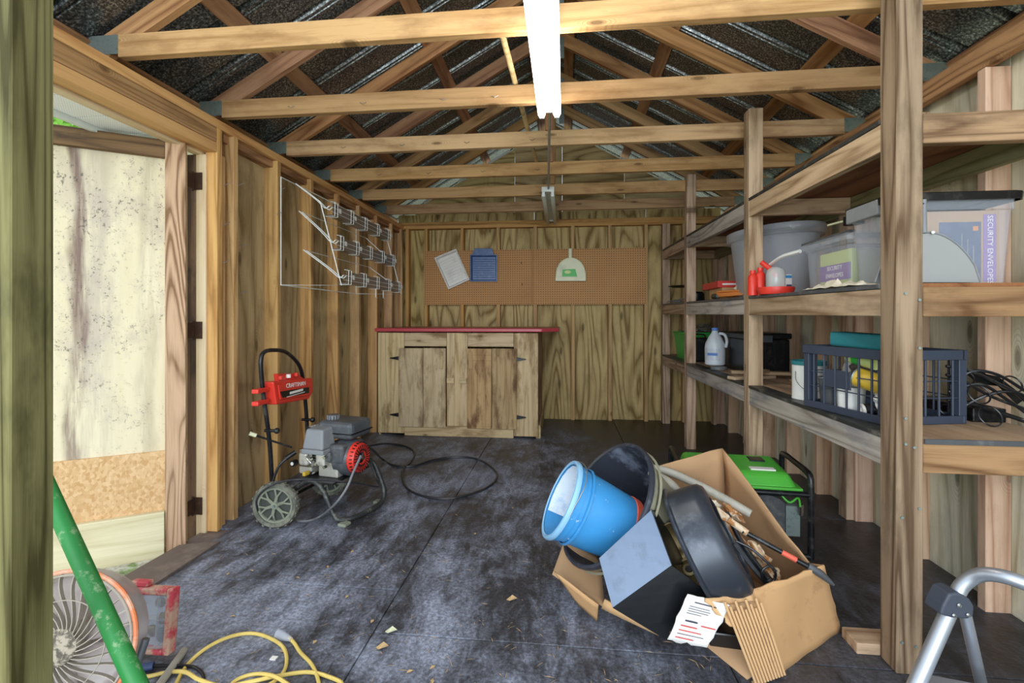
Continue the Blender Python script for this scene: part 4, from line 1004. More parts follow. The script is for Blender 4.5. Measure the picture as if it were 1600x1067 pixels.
# brass lamp shade
bl = thing('brass_lamp', 'tarnished brass lamp dish with a round collar between the housing and the black pan', 'lamp', PD(1064, 866, 1.62))
Z = zframe(CV(-.35, .30, -.9), PD(1064, 862, 1.70), CV(.42, -.9, 0)) @ Matrix.Diagonal((.95, .50, .8, 1))
m = MB(); m.lathe([(.001, .0), (.02, 0), (.05, .006), (.085, .022), (.105, .045), (.108, .05)], Z, 36); m.build('dish', M['brass'], bl, smooth=True, solid=.003)
Z2 = zframe(CV(-.3, .1, -.9), PD(1076, 886, 1.66)); m = MB(); m.lathe([(.012, .0), (.012, .018), (.020, .020), (.022, .012), (.024, .0), (.03, -.004)], Z2, 24); m.build('collar', M['brass'], bl, smooth=True)
m = MB(); m.lathe([(.001, .004), (.012, .004)], Z2, 16); m.build('socket_hole', M['pan_dark'], bl)
# black round pan
pax = CV(.82, .46, -.24); pcn = PD(1084, 857, 1.70)
pz = zframe(pax, pcn, (0, 0, 1))
pt = thing('black_pan', 'deep round black metal pan standing on edge in the middle of the box', 'pan', pcn)
m = MB(); m.lathe([(.212, -.006), (.214, .004), (.200, .008), (.197, .02), (.194, .085), (.188, .112), (.176, .124), (.135, .13), (.132, .118)], pz, 48); m.build('pan_wall', M['pan'], pt, smooth=True, solid=.003)
m = MB(); m.lathe([(.132, .118), (.12, .06), (.001, .055)], pz, 36); m.build('pan_floor', M['pan_dark'], pt, smooth=True)
m = MB(); m.ball(pz @ Vector((-.10, -.17, .09)), .008, 8, 6); m.build('white_spot', M['letters'], pt, smooth=True)
# pipes, handles, scrap
gp = tubepart('plastic_pipe', [PD(1012, 730, 2.04), PD(1045, 737, 2.0), PD(1090, 757, 1.93), PD(1130, 778, 1.88), PD(1173, 803, 1.82)], .0165, M['grey_pipe'], None, 5, 12)
tag(gp, 'long grey plastic pipe lying across the top of the box contents', 'pipe')
sp_ = MB(); P_ = catmull([PD(1014, 738, 2.0), PD(1030, 745, 1.97), PD(1048, 757, 1.92), PD(1062, 768, 1.90)], 4); n_ = len(P_)
sp_.tube(P_, .01, 10, rads=[.010+.010*math.sin(PI*(i/(n_-1))*.9+.1) for i in range(n_)]); tag(sp_.build('wooden_spindle', M['grey_pipe'], smooth=True), 'short tan turned spindle just below the grey pipe', 'spindle')
def rod(lab, cat, name, pts, r, mat): return tag(tubepart(name, pts, r, mat, None, 4, 8), lab, cat)
rod('slim black rod lying inside the box beside the pan opening', 'rod', 'metal_rod', [PD(1135, 800, 1.80), PD(1160, 850, 1.73), PD(1200, 905, 1.64)], .009, M['black_tube'])
rod('thick dull black tube lying deep in the box next to the rusty scrap', 'rod', 'metal_rod', [PD(1150, 850, 1.76), PD(1178, 885, 1.70), PD(1205, 915, 1.66)], .015, M['dark_grey'])
rod('curled black cable at the near end of the box contents', 'cable', 'coiled_cable', [PD(1150, 845, 1.66), PD(1175, 858, 1.64), PD(1200, 880, 1.62), PD(1212, 897, 1.62), PD(1205, 910, 1.62), PD(1192, 905, 1.62), PD(1192, 890, 1.62), PD(1204, 884, 1.62), PD(1212, 892, 1.62)], .0045, M['black_tube'])
def lump(name, lab, cat, c, size, mat, seed, rot=0.0):
    m = MB(); n = 14; k = 10; vv = []; fs = []
    RM = Matrix.Rotation(rot, 3, 'Y') @ Matrix.Rotation(.6, 3, 'Z')
    for j in range(k+1):
        th = PI*j/k
        for i in range(n):
            ph = 2*PI*i/n; d_ = Vector((math.sin(th)*math.cos(ph), math.sin(th)*math.sin(ph), math.cos(th)))
            s_ = .75+.5*noise.noise(d_*1.7+Vector((seed, 0, 0)))+.25*noise.noise(d_*4+Vector((seed, 0, 0)))
            q_ = Vector((d_.x*size[0], d_.y*size[1], d_.z*size[2]))*s_; vv.append(Vector(c)+RM @ q_)
    for j in range(k):
        for i in range(n): fs.append((j*n+i, j*n+(i+1) % n, (j+1)*n+(i+1) % n, (j+1)*n+i))
    m.add(vv, fs); return tag(m.build(name, mat, smooth=False), lab, cat)
lump('rusty_block', 'flaking rust and white scrap block at the centre of the box', 'scrap', PD(1185, 865, 1.74), (.085, .05, .03), M['rusty'], 2, .9)
lump('rusty_block', 'small rusty brown scrap piece under the grey pipe end', 'scrap', PD(1145, 800, 1.86), (.07, .05, .025), M['rusty'], 7, .7)
lump('rusty_block', 'crumbling orange scrap piece at the bottom right of the box', 'scrap', PD(1205, 895, 1.72), (.04, .05, .03), M['rusty'], 11, .9)
lump('crumpled_paper', 'crumpled grey-white paper wedged below the pipe in the box', 'paper', PD(1110, 790, 1.88), (.06, .05, .03), M['rag'], 5, .4)
for k, (u, v, d_, r_, mt, lab) in enumerate(((1128, 812, 1.84, .06, 'rusty', 'pale chipped stick leaning beside the black pan rim'), (1165, 868, 1.78, .06, 'dark_grey', 'dark metal bar wedged between pan and rusty block'))):
    a = PD(u, v, d_); b = PD(u+50, v+55, d_-.08); tag(board('scrap_bar', a, b, .03, .014, M[mt], None), lab, 'bar')
# loppers
lp = thing('lopper', 'long black lopper with an orange-red band lying over the box edge', 'lopper', PD(1220, 860, 1.62))
a, b = PD(1160, 829, 1.68), PD(1272, 890, 1.60)
tubepart('shaft', [a, b], .0085, M['black_tube'], lp, 1)
tubepart('tip_grip', [PD(1262, 884, 1.605), PD(1280, 895, 1.595), PD(1303, 914, 1.58)], .013, M['dark_grey'], lp, 4, 10, rads=[.0125, .0135, .0135, .0135, .0135, .012, .010, .008, .004])
tubepart('orange_band', [a.lerp(b, .56), a.lerp(b, .76)], .0095, M['red_paint'], lp, 1)
tubepart('painted_end', [PD(1138, 812, 1.71), PD(1168, 833, 1.675)], .012, M['rusty'], lp, 1)
MB().prism([PD(1118, 790, 1.74), PD(1140, 806, 1.71), PD(1146, 822, 1.70), PD(1128, 812, 1.72)], (.0, .012, .0)).build('blade', M['rusty'], lp, bevel=.002)

# black case visible through the tear under the box
bc_ = MB(); bc_.hexa([Vector(q_) for q_ in (PZ(1108, 1010, .005), PZ(1168, 1018, .005), PZ(1168, 960, .005), PZ(1110, 955, .005), PZ(1108, 1010, .005)+Vector((0, 0, .05)), PZ(1168, 1018, .005)+Vector((0, 0, .05)), PZ(1168, 960, .005)+Vector((0, 0, .05)), PZ(1110, 955, .005)+Vector((0, 0, .05)))])
tag(bc_.build('black_case', M['black_sheet'], bevel=.006), 'small flat black case on the floor under the torn near side of the box', 'case')

# ------------------------------------------------------------------ generator
gn = thing('generator', 'green portable generator in a black tube frame behind the cardboard box', 'generator', (.84, 2.5, 0))
GT = Matrix.Translation((.84, 2.51, 0)) @ Matrix.Rotation(-.08, 4, 'Z')
def gv(x, y, z): return GT @ Vector((x, y, z))
for x in (-.27, .29):
    rx = [gv(x, y, z) for y, z in ((-.18, .02), (-.18, .20), (-.18, .36), (-.15, .40), (.0, .405), (.15, .405), (.18, .37), (.18, .20), (.18, .02))]
    tubepart('end_frame', rx, .014, M['black_tube'], gn, 3, 10)
for y in (-.18, .18):
    for z in (.31, .03): tubepart('frame_rail', [gv(-.27, y, z), gv(.29, y, z)], .013, M['black_tube'], gn, 1)
m = MB(); m.hexa([gv(*q_) for q_ in ((-.24,-.165,.32),(.25,-.165,.32),(.25,.165,.32),(-.24,.165,.32),(-.22,-.12,.385),(.22,-.12,.385),(.22,.13,.40),(-.22,.13,.40))]); m.build('fuel_tank', M['green_pl'], gn, bevel=.02, segs=3)
m = MB(); m.box((-.25, -.172, .318), (.262, .17, .332), GT); m.build('tank_flange', M['green_pl'], gn, bevel=.004)
m = MB(); m.lathe([(.035, 0), (.035, .02), (.001, .024)], GT @ Matrix.Translation((-.05, .0, .39)), 20); m.build('fuel_cap', M['black_metal'], gn, smooth=True)
m = MB(); m.box((.09, .02, .388), (.16, .09, .400), GT); m.build('fuel_gauge', M['black_metal'], gn, bevel=.003)
m = MB(); m.box((.06, -.10, .385), (.17, -.06, .3915), GT); m.build('white_label', M['letters'], gn)
m = MB(); m.box((-.22, -.14, .06), (.02, .14, .28), GT); m.build('control_housing', M['black_metal'], gn, bevel=.01)
m = MB(); m.lathe([(.001, -.13), (.11, -.13), (.12, -.1), (.12, .1), (.11, .13), (.001, .13)], GT @ Matrix.Translation((.12, 0, .17)) @ Matrix.Rotation(PI/2, 4, 'X'), 28); m.build('engine_housing', M['dark_grey'], gn, smooth=True)
for k in range(7): m = MB(); m.box((.20, -.14+k*.012, .10), (.26, -.135+k*.012, .24), GT); m.build('cooling_fin', M['galv'], gn)
m = MB(); m.cyl(gv(.255, -.165, .26), gv(.255, -.165, .21), .010, 10); m.build('spark_plug', M['chrome'], gn)
tubepart('fuel_line', [gv(.16, -.16, .31), gv(.2, -.18, .27), gv(.24, -.17, .29), gv(.25, -.17, .25)], .005, M['green_pl'], gn)

# ------------------------------------------------------------------ things on the shelves
def bin_box(name, lab, cat, x0, x1, y0, y1, z0, z1, body, lid=None, taper=.02, rot=0.0, lidh=.03, group=None):
    cx_, cy_ = (x0+x1)/2, (y0+y1)/2; T_ = Matrix.Translation((cx_, cy_, z0)) @ Matrix.Rotation(rot, 4, 'Z')
    hx, hy, h = (x1-x0)/2, (y1-y0)/2, z1-z0
    t = thing(name, lab, cat, (cx_, cy_, z0), group)
    def ring(dx, z): 
        out = []; r_ = .02
        for sx, sy in ((-1,-1),(1,-1),(1,1),(-1,1)):
            ax, ay = sx*(hx-dx), sy*(hy-dx)
            c1 = (ax-sx*r_, ay); c2 = (ax, ay-sy*r_)
            out += [c2, c1] if sx*sy < 0 else [c1, c2]
        out = sorted(out, key=lambda p: math.atan2(p[1], p[0]))
        return [T_ @ Vector((p[0], p[1], z)) for p in out]
    def shell(name_, rs, mat, capb=True, capt=False, solid=.002):
        m = MB(); vv = sum(rs, []); n = 8; fs = []
        for i in range(len(rs)-1):
            for k in range(n): fs.append((i*n+k, i*n+(k+1) % n, (i+1)*n+(k+1) % n, (i+1)*n+k))
        if capb: fs.append(tuple(range(n)))
        if capt: fs.append(tuple((len(rs)-1)*n+k for k in range(n)))
        m.add(vv, fs); return m.build(name_, mat, t, solid=solid)
    shell('bin_wall', [ring(taper, 0), ring(taper*.3, h*.8), ring(taper*.3-.006, h*.81), ring(0, h*.97)], body)
    if lid is not None: shell('lid', [ring(-.012, h-lidh), ring(-.014, h-.004), ring(-.004, h), ring(.02, h), ring(.03, h-.008)], lid, False, True, .003)
    else: shell('rim', [ring(-.002, h*.95), ring(-.014, h*.96), ring(-.014, h), ring(.0, h)], body, False)
    return t, T_
z1_ = lambda y: tier(y, 1)+.001
# big clear tub
tcx = thing('clear_tub', 'biggest milky clear round-ended storage tub, behind the post on the middle shelf', 'tub', (1.27, 3.12, z1_(3.1)))
Tt = Matrix.Translation((1.305, 3.17, z1_(3.1))) @ Matrix.Rotation(.18, 4, 'Z') @ Matrix.Diagonal((1.0, 1.5, 1, 1))
m = MB(); m.lathe([(.001, 0), (.165, 0), (.175, .01), (.212, .36), (.216, .365)], Tt, 40); m.build('tub_wall', M['clear_tub'], tcx, smooth=True, solid=.003)
m = MB(); m.lathe([(.214, .355), (.232, .36), (.238, .385), (.236, .415), (.222, .418), (.218, .39)], Tt, 40); m.build('tub_rim', M['clear_tub'], tcx, smooth=True)
# red drinker with clear jar
dk = thing('poultry_drinker', 'red plastic drinker base with an upturned clear jar at the middle shelf edge', 'drinker', (1.09, 2.68, z1_(2.7)))
Z0 = z1_(2.72)
for (u, hgt) in ((1176, .135), (1188, .150)):
    p = PY(u, 440, 2.73); m = MB(); m.lathe([(.001, hgt), (.014, hgt), (.016, hgt-.012), (.013, hgt-.02), (.0245, hgt-.035), (.026, .0), (.001, 0)], Matrix.Translation((p.x, 2.73, Z0)), 18); m.build('red_column', M['red_plastic'], dk, smooth=True)
m = MB(); a = PY(1190, 410, 2.72); b = PY(1214, 432, 2.66); m.tube([a, (a+b)/2+Vector((0, 0, .006)), b], .014, 8); m.build('red_arm', M['red_plastic'], dk, smooth=True)
p = PY(1212, 455, 2.62); m = MB(); m.lathe([(.001, .03), (.052, .028), (.075, .026), (.086, .036), (.088, .028), (.078, 0), (.001, 0)], Matrix.Translation((p.x, 2.62, Z0)), 30); m.build('red_dish', M['red_plastic'], dk, smooth=True)
m = MB(); m.lathe([(.040, .03), (.044, .04), (.046, .10), (.042, .125), (.025, .14), (.001, .143)], Matrix.Translation((p.x, 2.62, Z0)), 26); m.build('clear_jar', M['clear_dome'], dk, smooth=True)
m = MB(); m.cyl((p.x-.03, 2.56, Z0+.06), (p.x-.03, 2.557, Z0+.06), .015, 10); 
# small carton beside the jar
q = PY(1226, 440, 2.78); MB_ = MB(); MB_.box((q.x-.02, 2.76, Z0), (q.x+.03, 2.80, Z0+.115)); cb = thing('small_carton', 'small blue and white carton standing between red drinker and clear box', 'carton', (q.x, 2.78, Z0))
MB_.build('carton_body', M['letters'], cb, bevel=.002); MB().box((q.x-.0, 2.7585, Z0+.02), (q.x+.028, 2.7595, Z0+.06)).build('blue_print', M['navy'], cb); MB().box((q.x-.018, 2.7585, Z0+.095), (q.x+.028, 2.7595, Z0+.11)).build('blue_print', M['blue_bucket'], cb)
# clear box with a purple label
t, T_ = bin_box('clear_box', 'lidded clear box with a purple and lime labelled carton inside, left of the near post', 'box', 1.145, 1.50, 2.06, 2.43, z1_(2.2), 1.462, M['clear'], M['clear'], .012)
lb = thing('labelled_carton', 'purple and lime carton seen through the side of the lidded clear box', 'carton', (1.30, 2.2, z1_(2.2)+.004))
MB().box((1.165, 2.09, z1_(2.2)+.004), (1.47, 2.33, 1.40)).build('carton_body', M['lime'], lb, bevel=.003)
MB().box((1.1635, 2.092, 1.275), (1.1645, 2.328, 1.345)).build('purple_band', M['purple'], lb)
for z, s_ in ((1.329, .02), (1.297, .02)): 
    MB().box((1.1622, 2.13, z-s_*.35), (1.1632, 2.29, z+s_*.35)).build('label_print', M['letters'], lb) if 0 else text('label_print', 'SECURITY' if z > 1.31 else 'ENVELOPES', .026, textframe((1.1628, 2.21, z), (0, -1, 0), (0, 0, 1)), M['letters'], lb)
m = MB(); m.tube(catmull([(1.13, 2.44, 1.435), (1.10, 2.56, 1.425), (1.10, 2.70, 1.40)], 5), .010, 6); m.build('side_handle', M['white_pl'], t, smooth=True)
m = MB(); m.box((1.135, 2.05, 1.458), (1.16, 2.44, 1.468)); m.build('lid_edge', M['dark_grey'], t)
# tote with black lid
t, T_ = bin_box('storage_tote', 'tall clear tote with a black lid behind the nearest shelf post', 'tote', 1.105, 1.50, 1.755, 2.0, z1_(1.8), 1.535, M['clear'], M['black_metal'], .018, lidh=.028)
MB().box((1.088, 1.80, 1.475), (1.106, 1.99, 1.53)).build('latch', M['grey_plastic'], t, bevel=.005)
MB().box((1.106, 1.735, 1.30), (1.12, 1.754, 1.50)).build('latch', M['grey_plastic'], t, bevel=.005) if 0 else None
ec = thing('envelope_carton', 'brown carton with navy print and a purple side band inside the tall clear tote', 'carton', (1.30, 1.87, z1_(1.8)+.004))
zz = z1_(1.8)+.005
MB().box((1.215, 1.785, zz), (1.462, 1.965, 1.478)).build('carton_body', M['card_in'], ec, bevel=.002)
MB().box((1.275, 1.7838, zz+.005), (1.405, 1.7848, 1.44)).build('navy_panel', M['navy'], ec)
MB().box((1.412, 1.7838, zz+.005), (1.452, 1.7848, 1.465)).build('purple_band', M['purple'], ec)
text('lettering', 'SECURITY ENVELOPES', .0235, textframe((1.432, 1.7832, 1.345), (0, 0, -1), (1, 0, 0)), M['letters'], ec)
for k in range(6): MB().box((1.29+k*.018, 1.7832, zz+.03), (1.2925+k*.018, 1.7838, 1.40-.02*(k % 3))).build('print_line', M['grey_plastic'], ec)
MB().box((1.38, 1.7832, 1.41), (1.396, 1.7837, 1.425)).build('orange_mark', M['orange_cord'], ec)
# grey scoop in front of the tote
sc = thing('metal_scoop', 'cloudy grey dome-shaped scoop with a short handle standing against the clear tote', 'scoop', (1.18, 1.72, z1_(1.7)))
pts = [PY(1368+(1532-1368)*(i/18), 441-78*math.sin(PI*i/18)**.62, 1.735) for i in range(19)]
vv = [p for p in pts]+[p+Vector((0, -.022, -.012)) for p in pts]
m = MB(); m.prism(pts, (0, .003, 0)); m.build('scoop_back', M['clear_dark'], sc)
m = MB(); m.tube(pts, .0035, 6); m.build('rolled_edge', M['grey_plastic'], sc, smooth=True)
tubepart('handle', [PY(1443, 312, 1.735), PY(1444, 364, 1.732)], .008, M['grey_plastic'], sc, 1)
m = MB(); m.cyl(PY(1443, 318, 1.728), PY(1443, 318, 1.725), .0025, 8); m.build('hang_hole', M['pan_dark'], sc)
m = MB(); m.cyl(PY(1458, 363, 1.731), PY(1458, 363, 1.722), .005, 8); m.build('rivet', M['chrome'], sc)
# rag
rg = MB(); vv = []; fs = []
nx, ny = 18, 6
for j in range(ny+1):
    for i in range(nx+1):
        y = 1.82+.42*i/nx; x = 1.045+.07*j/ny+.01*noise.noise(Vector((i*.5, j*.5, 1)))
        z = z1_(y)+.004+.045*max(0, noise.noise(Vector((i*.55, j*.6, 4)))+.35)*math.sin(PI*i/nx)**.5*math.sin(PI*(j+.3)/(ny+.6))
        vv.append(Vector((x, y, z)))
for j in range(ny):
    for i in range(nx): a = j*(nx+1)+i; fs.append((a, a+1, a+nx+2, a+nx+1))
rg.add(vv, fs); tag(rg.build('rag', M['rag'], smooth=True, solid=.003), 'crumpled cream work rag lying on the middle shelf edge before the clear boxes', 'rag')
# brush lying on the clear box
br = thing('brush', 'black-headed brush with a thin cream handle lying on the lidded clear box', 'brush', (1.3, 2.2, 1.47))
tubepart('handle', [PY(1294, 352, 2.35), PY(1328, 343, 2.20)], .005, M['cream_pl'], br, 1)
m = MB(); m.box((-.02, -.035, -.02), (.02, .035, .02), Matrix.Translation(PY(1334, 344, 2.15)) @ Matrix.Rotation(.3, 4, 'Z')); m.build('head', M['black_metal'], br, bevel=.005)
# things between the two middle posts, middle shelf
zf = tier(3.6, 1)+.001
cbx = thing('brown_carton', 'low open brown carton on the middle shelf under the flat red carton', 'carton', (1.25, 3.7, zf))
MB().box((1.12, 3.55, zf), (1.40, 3.85, zf+.085)).build('carton_body', M['card'], cbx, bevel=.003)
rbx = thing('red_carton', 'flat red carton with white lettering lying on the brown carton', 'carton', (1.22, 3.8, zf+.087))
MB().box((1.10, 3.58, zf+.087), (1.36, 3.96, zf+.135)).build('carton_body', M['box_red'], rbx, bevel=.002)
MB().box((1.13, 3.5785, zf+.105), (1.24, 3.5795, zf+.117)).build('white_print', M['letters'], rbx)
MB().box((1.28, 3.5785, zf+.105), (1.34, 3.5795, zf+.120)).build('white_print', M['letters'], rbx)
oc = []; rnd = random.Random(3)
for k in range(40):
    a = k*.75; oc.append(Vector((1.10+.06*math.cos(a)+.01*rnd.random(), 3.30+.13*math.sin(a*.93)+.02*rnd.random(), zf+.010+.0010*k)))
tag(tubepart('orange_cord', oc, .006, M['orange_cord'], None, 3, 6), 'coiled orange extension cord heaped on the middle shelf before the brown carton', 'cord')
lump('cloth_bundle', 'small cream bundle sitting on the coiled orange cord', 'cloth', (1.16, 3.34, zf+.065), (.035, .035, .028), M['rag'], 9)
dr_ = thing('cordless_tool', 'small teal and black hand tool beside the orange cord', 'tool', (1.07, 3.55, zf))
MB().tube([(1.06, 3.45, zf+.02), (1.07, 3.58, zf+.022)], .019, 10).build('tool_body', M['black_metal'], dr_, smooth=True); MB().tube([(1.055, 3.42, zf+.02), (1.06, 3.45, zf+.02)], .014, 10).build('teal_collar', M['teal'], dr_, smooth=True)
m = MB(); m.lathe([(.012, 0), (.024, .004), (.026, .016), (.012, .02)], zframe((-.6, -1, .2), (1.15, 2.99, z1_(3)+.03)), 16)
tag(m.build('tape_roll', M['teal'], smooth=True), 'small blue-green tape roll at the shelf edge beside the clear tub', 'tape')
# far bay
zf2 = tier(4.7, 1)+.001
pn_ = thing('flat_pan', 'flat black pan with a rolled edge hung on the far shelf post', 'pan', (1.17, 4.85, 1.36))
m = MB(); m.lathe([(.001, 0), (.10, 0), (.13, .012), (.135, .012)], Matrix.Translation((1.19, 5.0, 1.425)), 30); m.build('pan_body', M['black_metal'], pn_, smooth=True, solid=.003)
m = MB(); m.box((1.06, 4.98, 1.428), (1.10, 5.02, 1.436)); m.build('pan_handle', M['black_metal'], pn_)
m = MB(); m.lathe([(.03, 0), (.07, 0), (.075, .01), (.07, .07), (.055, .085), (.001, .09)], Matrix.Translation((1.15, 4.35, zf2)), 24)
tag(m.build('black_pot', M['black_metal'], smooth=True), 'small upturned black pot on the far end of the middle shelf', 'pot')
def wirepile(name, lab, cat, x0, x1, y0, y1, z0, n, seed, r=.0022, hz_=.03):
    rnd = random.Random(seed); m = MB()
    for k in range(n):
        c = Vector((x0+(x1-x0)*rnd.random(), y0+(y1-y0)*rnd.random(), z0+r+hz_*rnd.random())); R0 = .02+.05*rnd.random(); pts = []
        for i in range(9):
            a = i*.8+rnd.random(); p = c+Vector((R0*math.cos(a), 1.6*R0*math.sin(a), hz_*.4*(rnd.random()-.5))); p.x = min(max(p.x, x0), x1); p.z = max(p.z, z0+r); pts.append(p)
        m.tube(catmull(pts, 2), r, 5)
    return tag(m.build(name, M['twine'], smooth=True), lab, cat, kind='stuff')
wirepile('wire_bundle', 'loose bundle of galvanised wire on the far end of the middle shelf', 'wire', 1.04, 1.2, 4.35, 5.1, zf2, 14, 1)
# lower shelf, far bay
z0_ = lambda y: tier(y, 0)+.001
t, T_ = bin_box('green_bin', 'bright green plastic bin on the far end of the lower shelf', 'bin', 1.09, 1.36, 4.50, 4.95, z0_(4.6), z0_(4.6)+.25, M['green_bin'], None, .03)
wirepile('wire_bundle', 'tangled grey wire heaped in the green bin', 'wire', 1.12, 1.34, 4.54, 4.9, z0_(4.6)+.2, 26, 2, .003, .11)
lump('white_bag', 'small white plastic bag crumpled beside the green bin', 'bag', (1.14, 4.45, z0_(4.4)+.075), (.05, .04, .08), M['white_pl'], 4)
bk_ = thing('battery_charger', 'black boxy charger with a handle between the green bin and the post', 'charger', (1.16, 4.36, z0_(4.3)))
MB().box((1.095, 4.31, z0_(4.3)), (1.25, 4.40, z0_(4.3)+.21)).build('charger_body', M['black_metal'], bk_, bevel=.012)
tubepart('handle', [(1.11, 4.355, z0_(4.3)+.20), (1.12, 4.355, z0_(4.3)+.235), (1.22, 4.355, z0_(4.3)+.235), (1.235, 4.355, z0_(4.3)+.20)], .007, M['black_tube'], bk_, 3)
# jug
Zj = z0_(3.75)
jg = thing('jug', 'one-gallon white plastic jug with a blue cap on the lower shelf', 'jug', (1.14, 3.78, Zj+.025))
m = MB(); m.lathe([(.001, .0), (.064, .0), (.072, .008), (.073, .13), (.068, .165), (.045, .215), (.024, .245), (.022, .262), (.001, .262)], Matrix.Translation((1.14, 3.78, Zj+.024)), 26); m.build('jug_body', M['jug'], jg, smooth=True)
m = MB(); m.lathe([(.024, .0), (.0245, .02), (.022, .023), (.001, .023)], Matrix.Translation((1.14, 3.78, Zj+.284)), 18); m.build('cap', M['blue_ink'], jg, smooth=True)
tubepart('handle', [(1.165, 3.765, Zj+.265), (1.20, 3.75, Zj+.255), (1.215, 3.745, Zj+.21), (1.21, 3.75, Zj+.16)], .011, M['jug'], jg, 4, 8)
m = MB(); 
for i in range(2): pass
lbm = MB(); vv = []; 
for k in range(9):
    a = -PI*.93+k*.19; 
    for z in (.04, .13): vv.append(Vector((1.14+.0745*math.cos(a), 3.78+.0745*math.sin(a), Zj+.024+z)))
lbm.add(vv, [(2*k, 2*k+2, 2*k+3, 2*k+1) for k in range(8)]); lbm.build('blue_label', M['clear_tub'], jg)
lbm = MB(); vv = []
for k in range(7):
    a = -PI*.85+k*.17
    for z in (.075, .095): vv.append(Vector((1.14+.0752*math.cos(a), 3.78+.0752*math.sin(a), Zj+.024+z)))
lbm.add(vv, [(2*k, 2*k+2, 2*k+3, 2*k+1) for k in range(6)]); lbm.build('label_band', M['blue_ink'], jg)
cp = [Vector((1.12+.055*math.cos(k*.7), 3.62+.05*math.sin(k*.7), Zj+.006+.0006*k)) for k in range(36)]
tag(tubepart('chain', cp, .004, M['twine'], None, 2, 5), 'coiled thin grey chain lying in front of the white jug', 'chain')
# black toolbox
tbx = thing('toolbox', 'long black plastic toolbox on the lower shelf behind the white jug', 'toolbox', (1.38, 3.65, z0_(3.6)))
MB().box((1.23, 3.42, z0_(3.6)), (1.52, 3.98, z0_(3.6)+.235)).build('box_body', M['black_metal'], tbx, bevel=.01)
MB().box((1.22, 3.41, z0_(3.6)+.237), (1.53, 3.99, z0_(3.6)+.275)).build('box_lid', M['black_metal'], tbx, bevel=.008)
for k in range(5): MB().box((1.245+k*.058, 3.4135, z0_(3.6)+.02), (1.255+k*.058, 3.4195, z0_(3.6)+.22)).build('side_rib', M['black_metal'], tbx)
MB().box((1.34, 3.402, z0_(3.6)+.215), (1.40, 3.4095, z0_(3.6)+.26)).build('latch', M['dark_grey'], tbx)
# scraps of wood on the lower shelf
for k, (x, y, L_, a, zz_, lab) in enumerate(((1.16, 3.12, .30, .35, 0, 'lowest loose wood offcut beside the middle post on the lower shelf'), (1.24, 3.20, .34, -.2, .021, 'long grey wood offcut lying across the lowest one'), (1.18, 3.05, .16, .9, .042, 'short pale wood offcut, topmost on the lower shelf'), (1.27, 2.66, .22, 1.4, 0, 'flat weathered offcut lying left of the paint can'), (1.25, 2.70, .18, 1.3, .021, 'small offcut on top of the flat weathered offcut'))):
    dv = Vector((math.cos(a), math.sin(a), 0)); c = Vector((x, y, z0_(y)+.0105+zz_)); tag(board('wood_offcut', c-dv*L_/2, c+dv*L_/2, .07, .019, M['wood_scrap']), lab, 'offcut', 'loose wood offcuts on the lower shelf')
cl = MB(); cl.box((1.20, 2.62, z0_(2.6)+.045), (1.27, 2.66, z0_(2.6)+.085)); tag(cl.build('steel_clamp', M['galv'], bevel=.004), 'small bright steel clamp on the offcuts left of the paint can', 'clamp')
# paint can
Zp = z0_(2.36)
pc = thing('paint_can', 'white paint can with a teal lid ring and wire handle left of the black crate', 'paint can', (1.14, 2.36, Zp))
c = Matrix.Translation((1.135, 2.37, Zp)); m = MB(); m.lathe([(.001, 0), (.068, 0), (.070, .003), (.068, .007), (.068, .165), (.071, .168), (.071, .176)], c, 30); m.build('can_body', M['white_pl'], pc, smooth=True)
m = MB(); m.lathe([(.0715, .160), (.0725, .164), (.0725, .178), (.066, .18), (.060, .172), (.001, .172)], c, 30); m.build('lid_ring', M['teal'], pc, smooth=True)
tubepart('wire_handle', [(1.068, 2.35, Zp+.13), (1.05, 2.30, Zp+.09), (1.075, 2.27, Zp+.055), (1.13, 2.275, Zp+.05), (1.18, 2.30, Zp+.06)], .0018, M['twine'], pc)
# crate
Zc = z0_(1.9)
ca, cb_ = Vector((1.112, 1.80, Zc)), Vector((1.03, 2.19, Zc)); ex = Vector((.978, .208, 0)); ey = Vector((-.208, .978, 0)); CW, CL, CH = .32, .40, .262
cr = thing('crate', 'black open-grid plastic crate full of supplies on the lower shelf', 'crate', ca)
CT = Matrix((ex, ey, Vector((0, 0, 1)))).transposed().to_4x4(); CT.translation = ca
def cbx_(name, a, b): m = MB(); m.box(a, b, CT); return m.build(name, M['crate'], cr, bevel=.0015, segs=1)
for (x0, x1, y0, y1) in ((0, .012, 0, CL), (CW-.012, CW, 0, CL), (.0125, CW-.0125, 0, .012), (.0125, CW-.0125, CL-.012, CL)):
    cbx_('top_rail', (x0-.006, y0, CH-.035), (x1+.004, y1, CH)); cbx_('bottom_rail', (x0, y0, 0), (x1, y1, .028))
for k in range(1, 7):
    y = CL*k/7
    for x in (0, CW-.012): cbx_('upright', (x, y-.0032, .028), (x+.008, y+.0032, CH-.035))
for k in range(1, 6):
    x = CW*k/6
    for y in (0, CL-.012): cbx_('upright', (x-.0032, y, .028), (x+.0032, y+.008, CH-.035))
for (x, y) in ((0, 0), (CW-.03, 0), (0, CL-.03), (CW-.03, CL-.03)): cbx_('corner_post', (x, y, .028), (x+.03, y+.03, CH-.035))
for z in (.09, .15):
    for x in (.002, CW-.008): cbx_('grid_bar', (x, .03, z), (x+.006, CL-.03, z+.004))
    for y in (.002, CL-.008): cbx_('grid_bar', (.03, y, z), (CW-.03, y+.006, z+.004))
cbx_('label_plate', (.001, .15, .10), (.006, .29, .17)); cbx_('crate_floor', (.01, .01, 0), (CW-.01, CL-.01, .006))
def cw(x, y, z): return CT @ Vector((x, y, z))
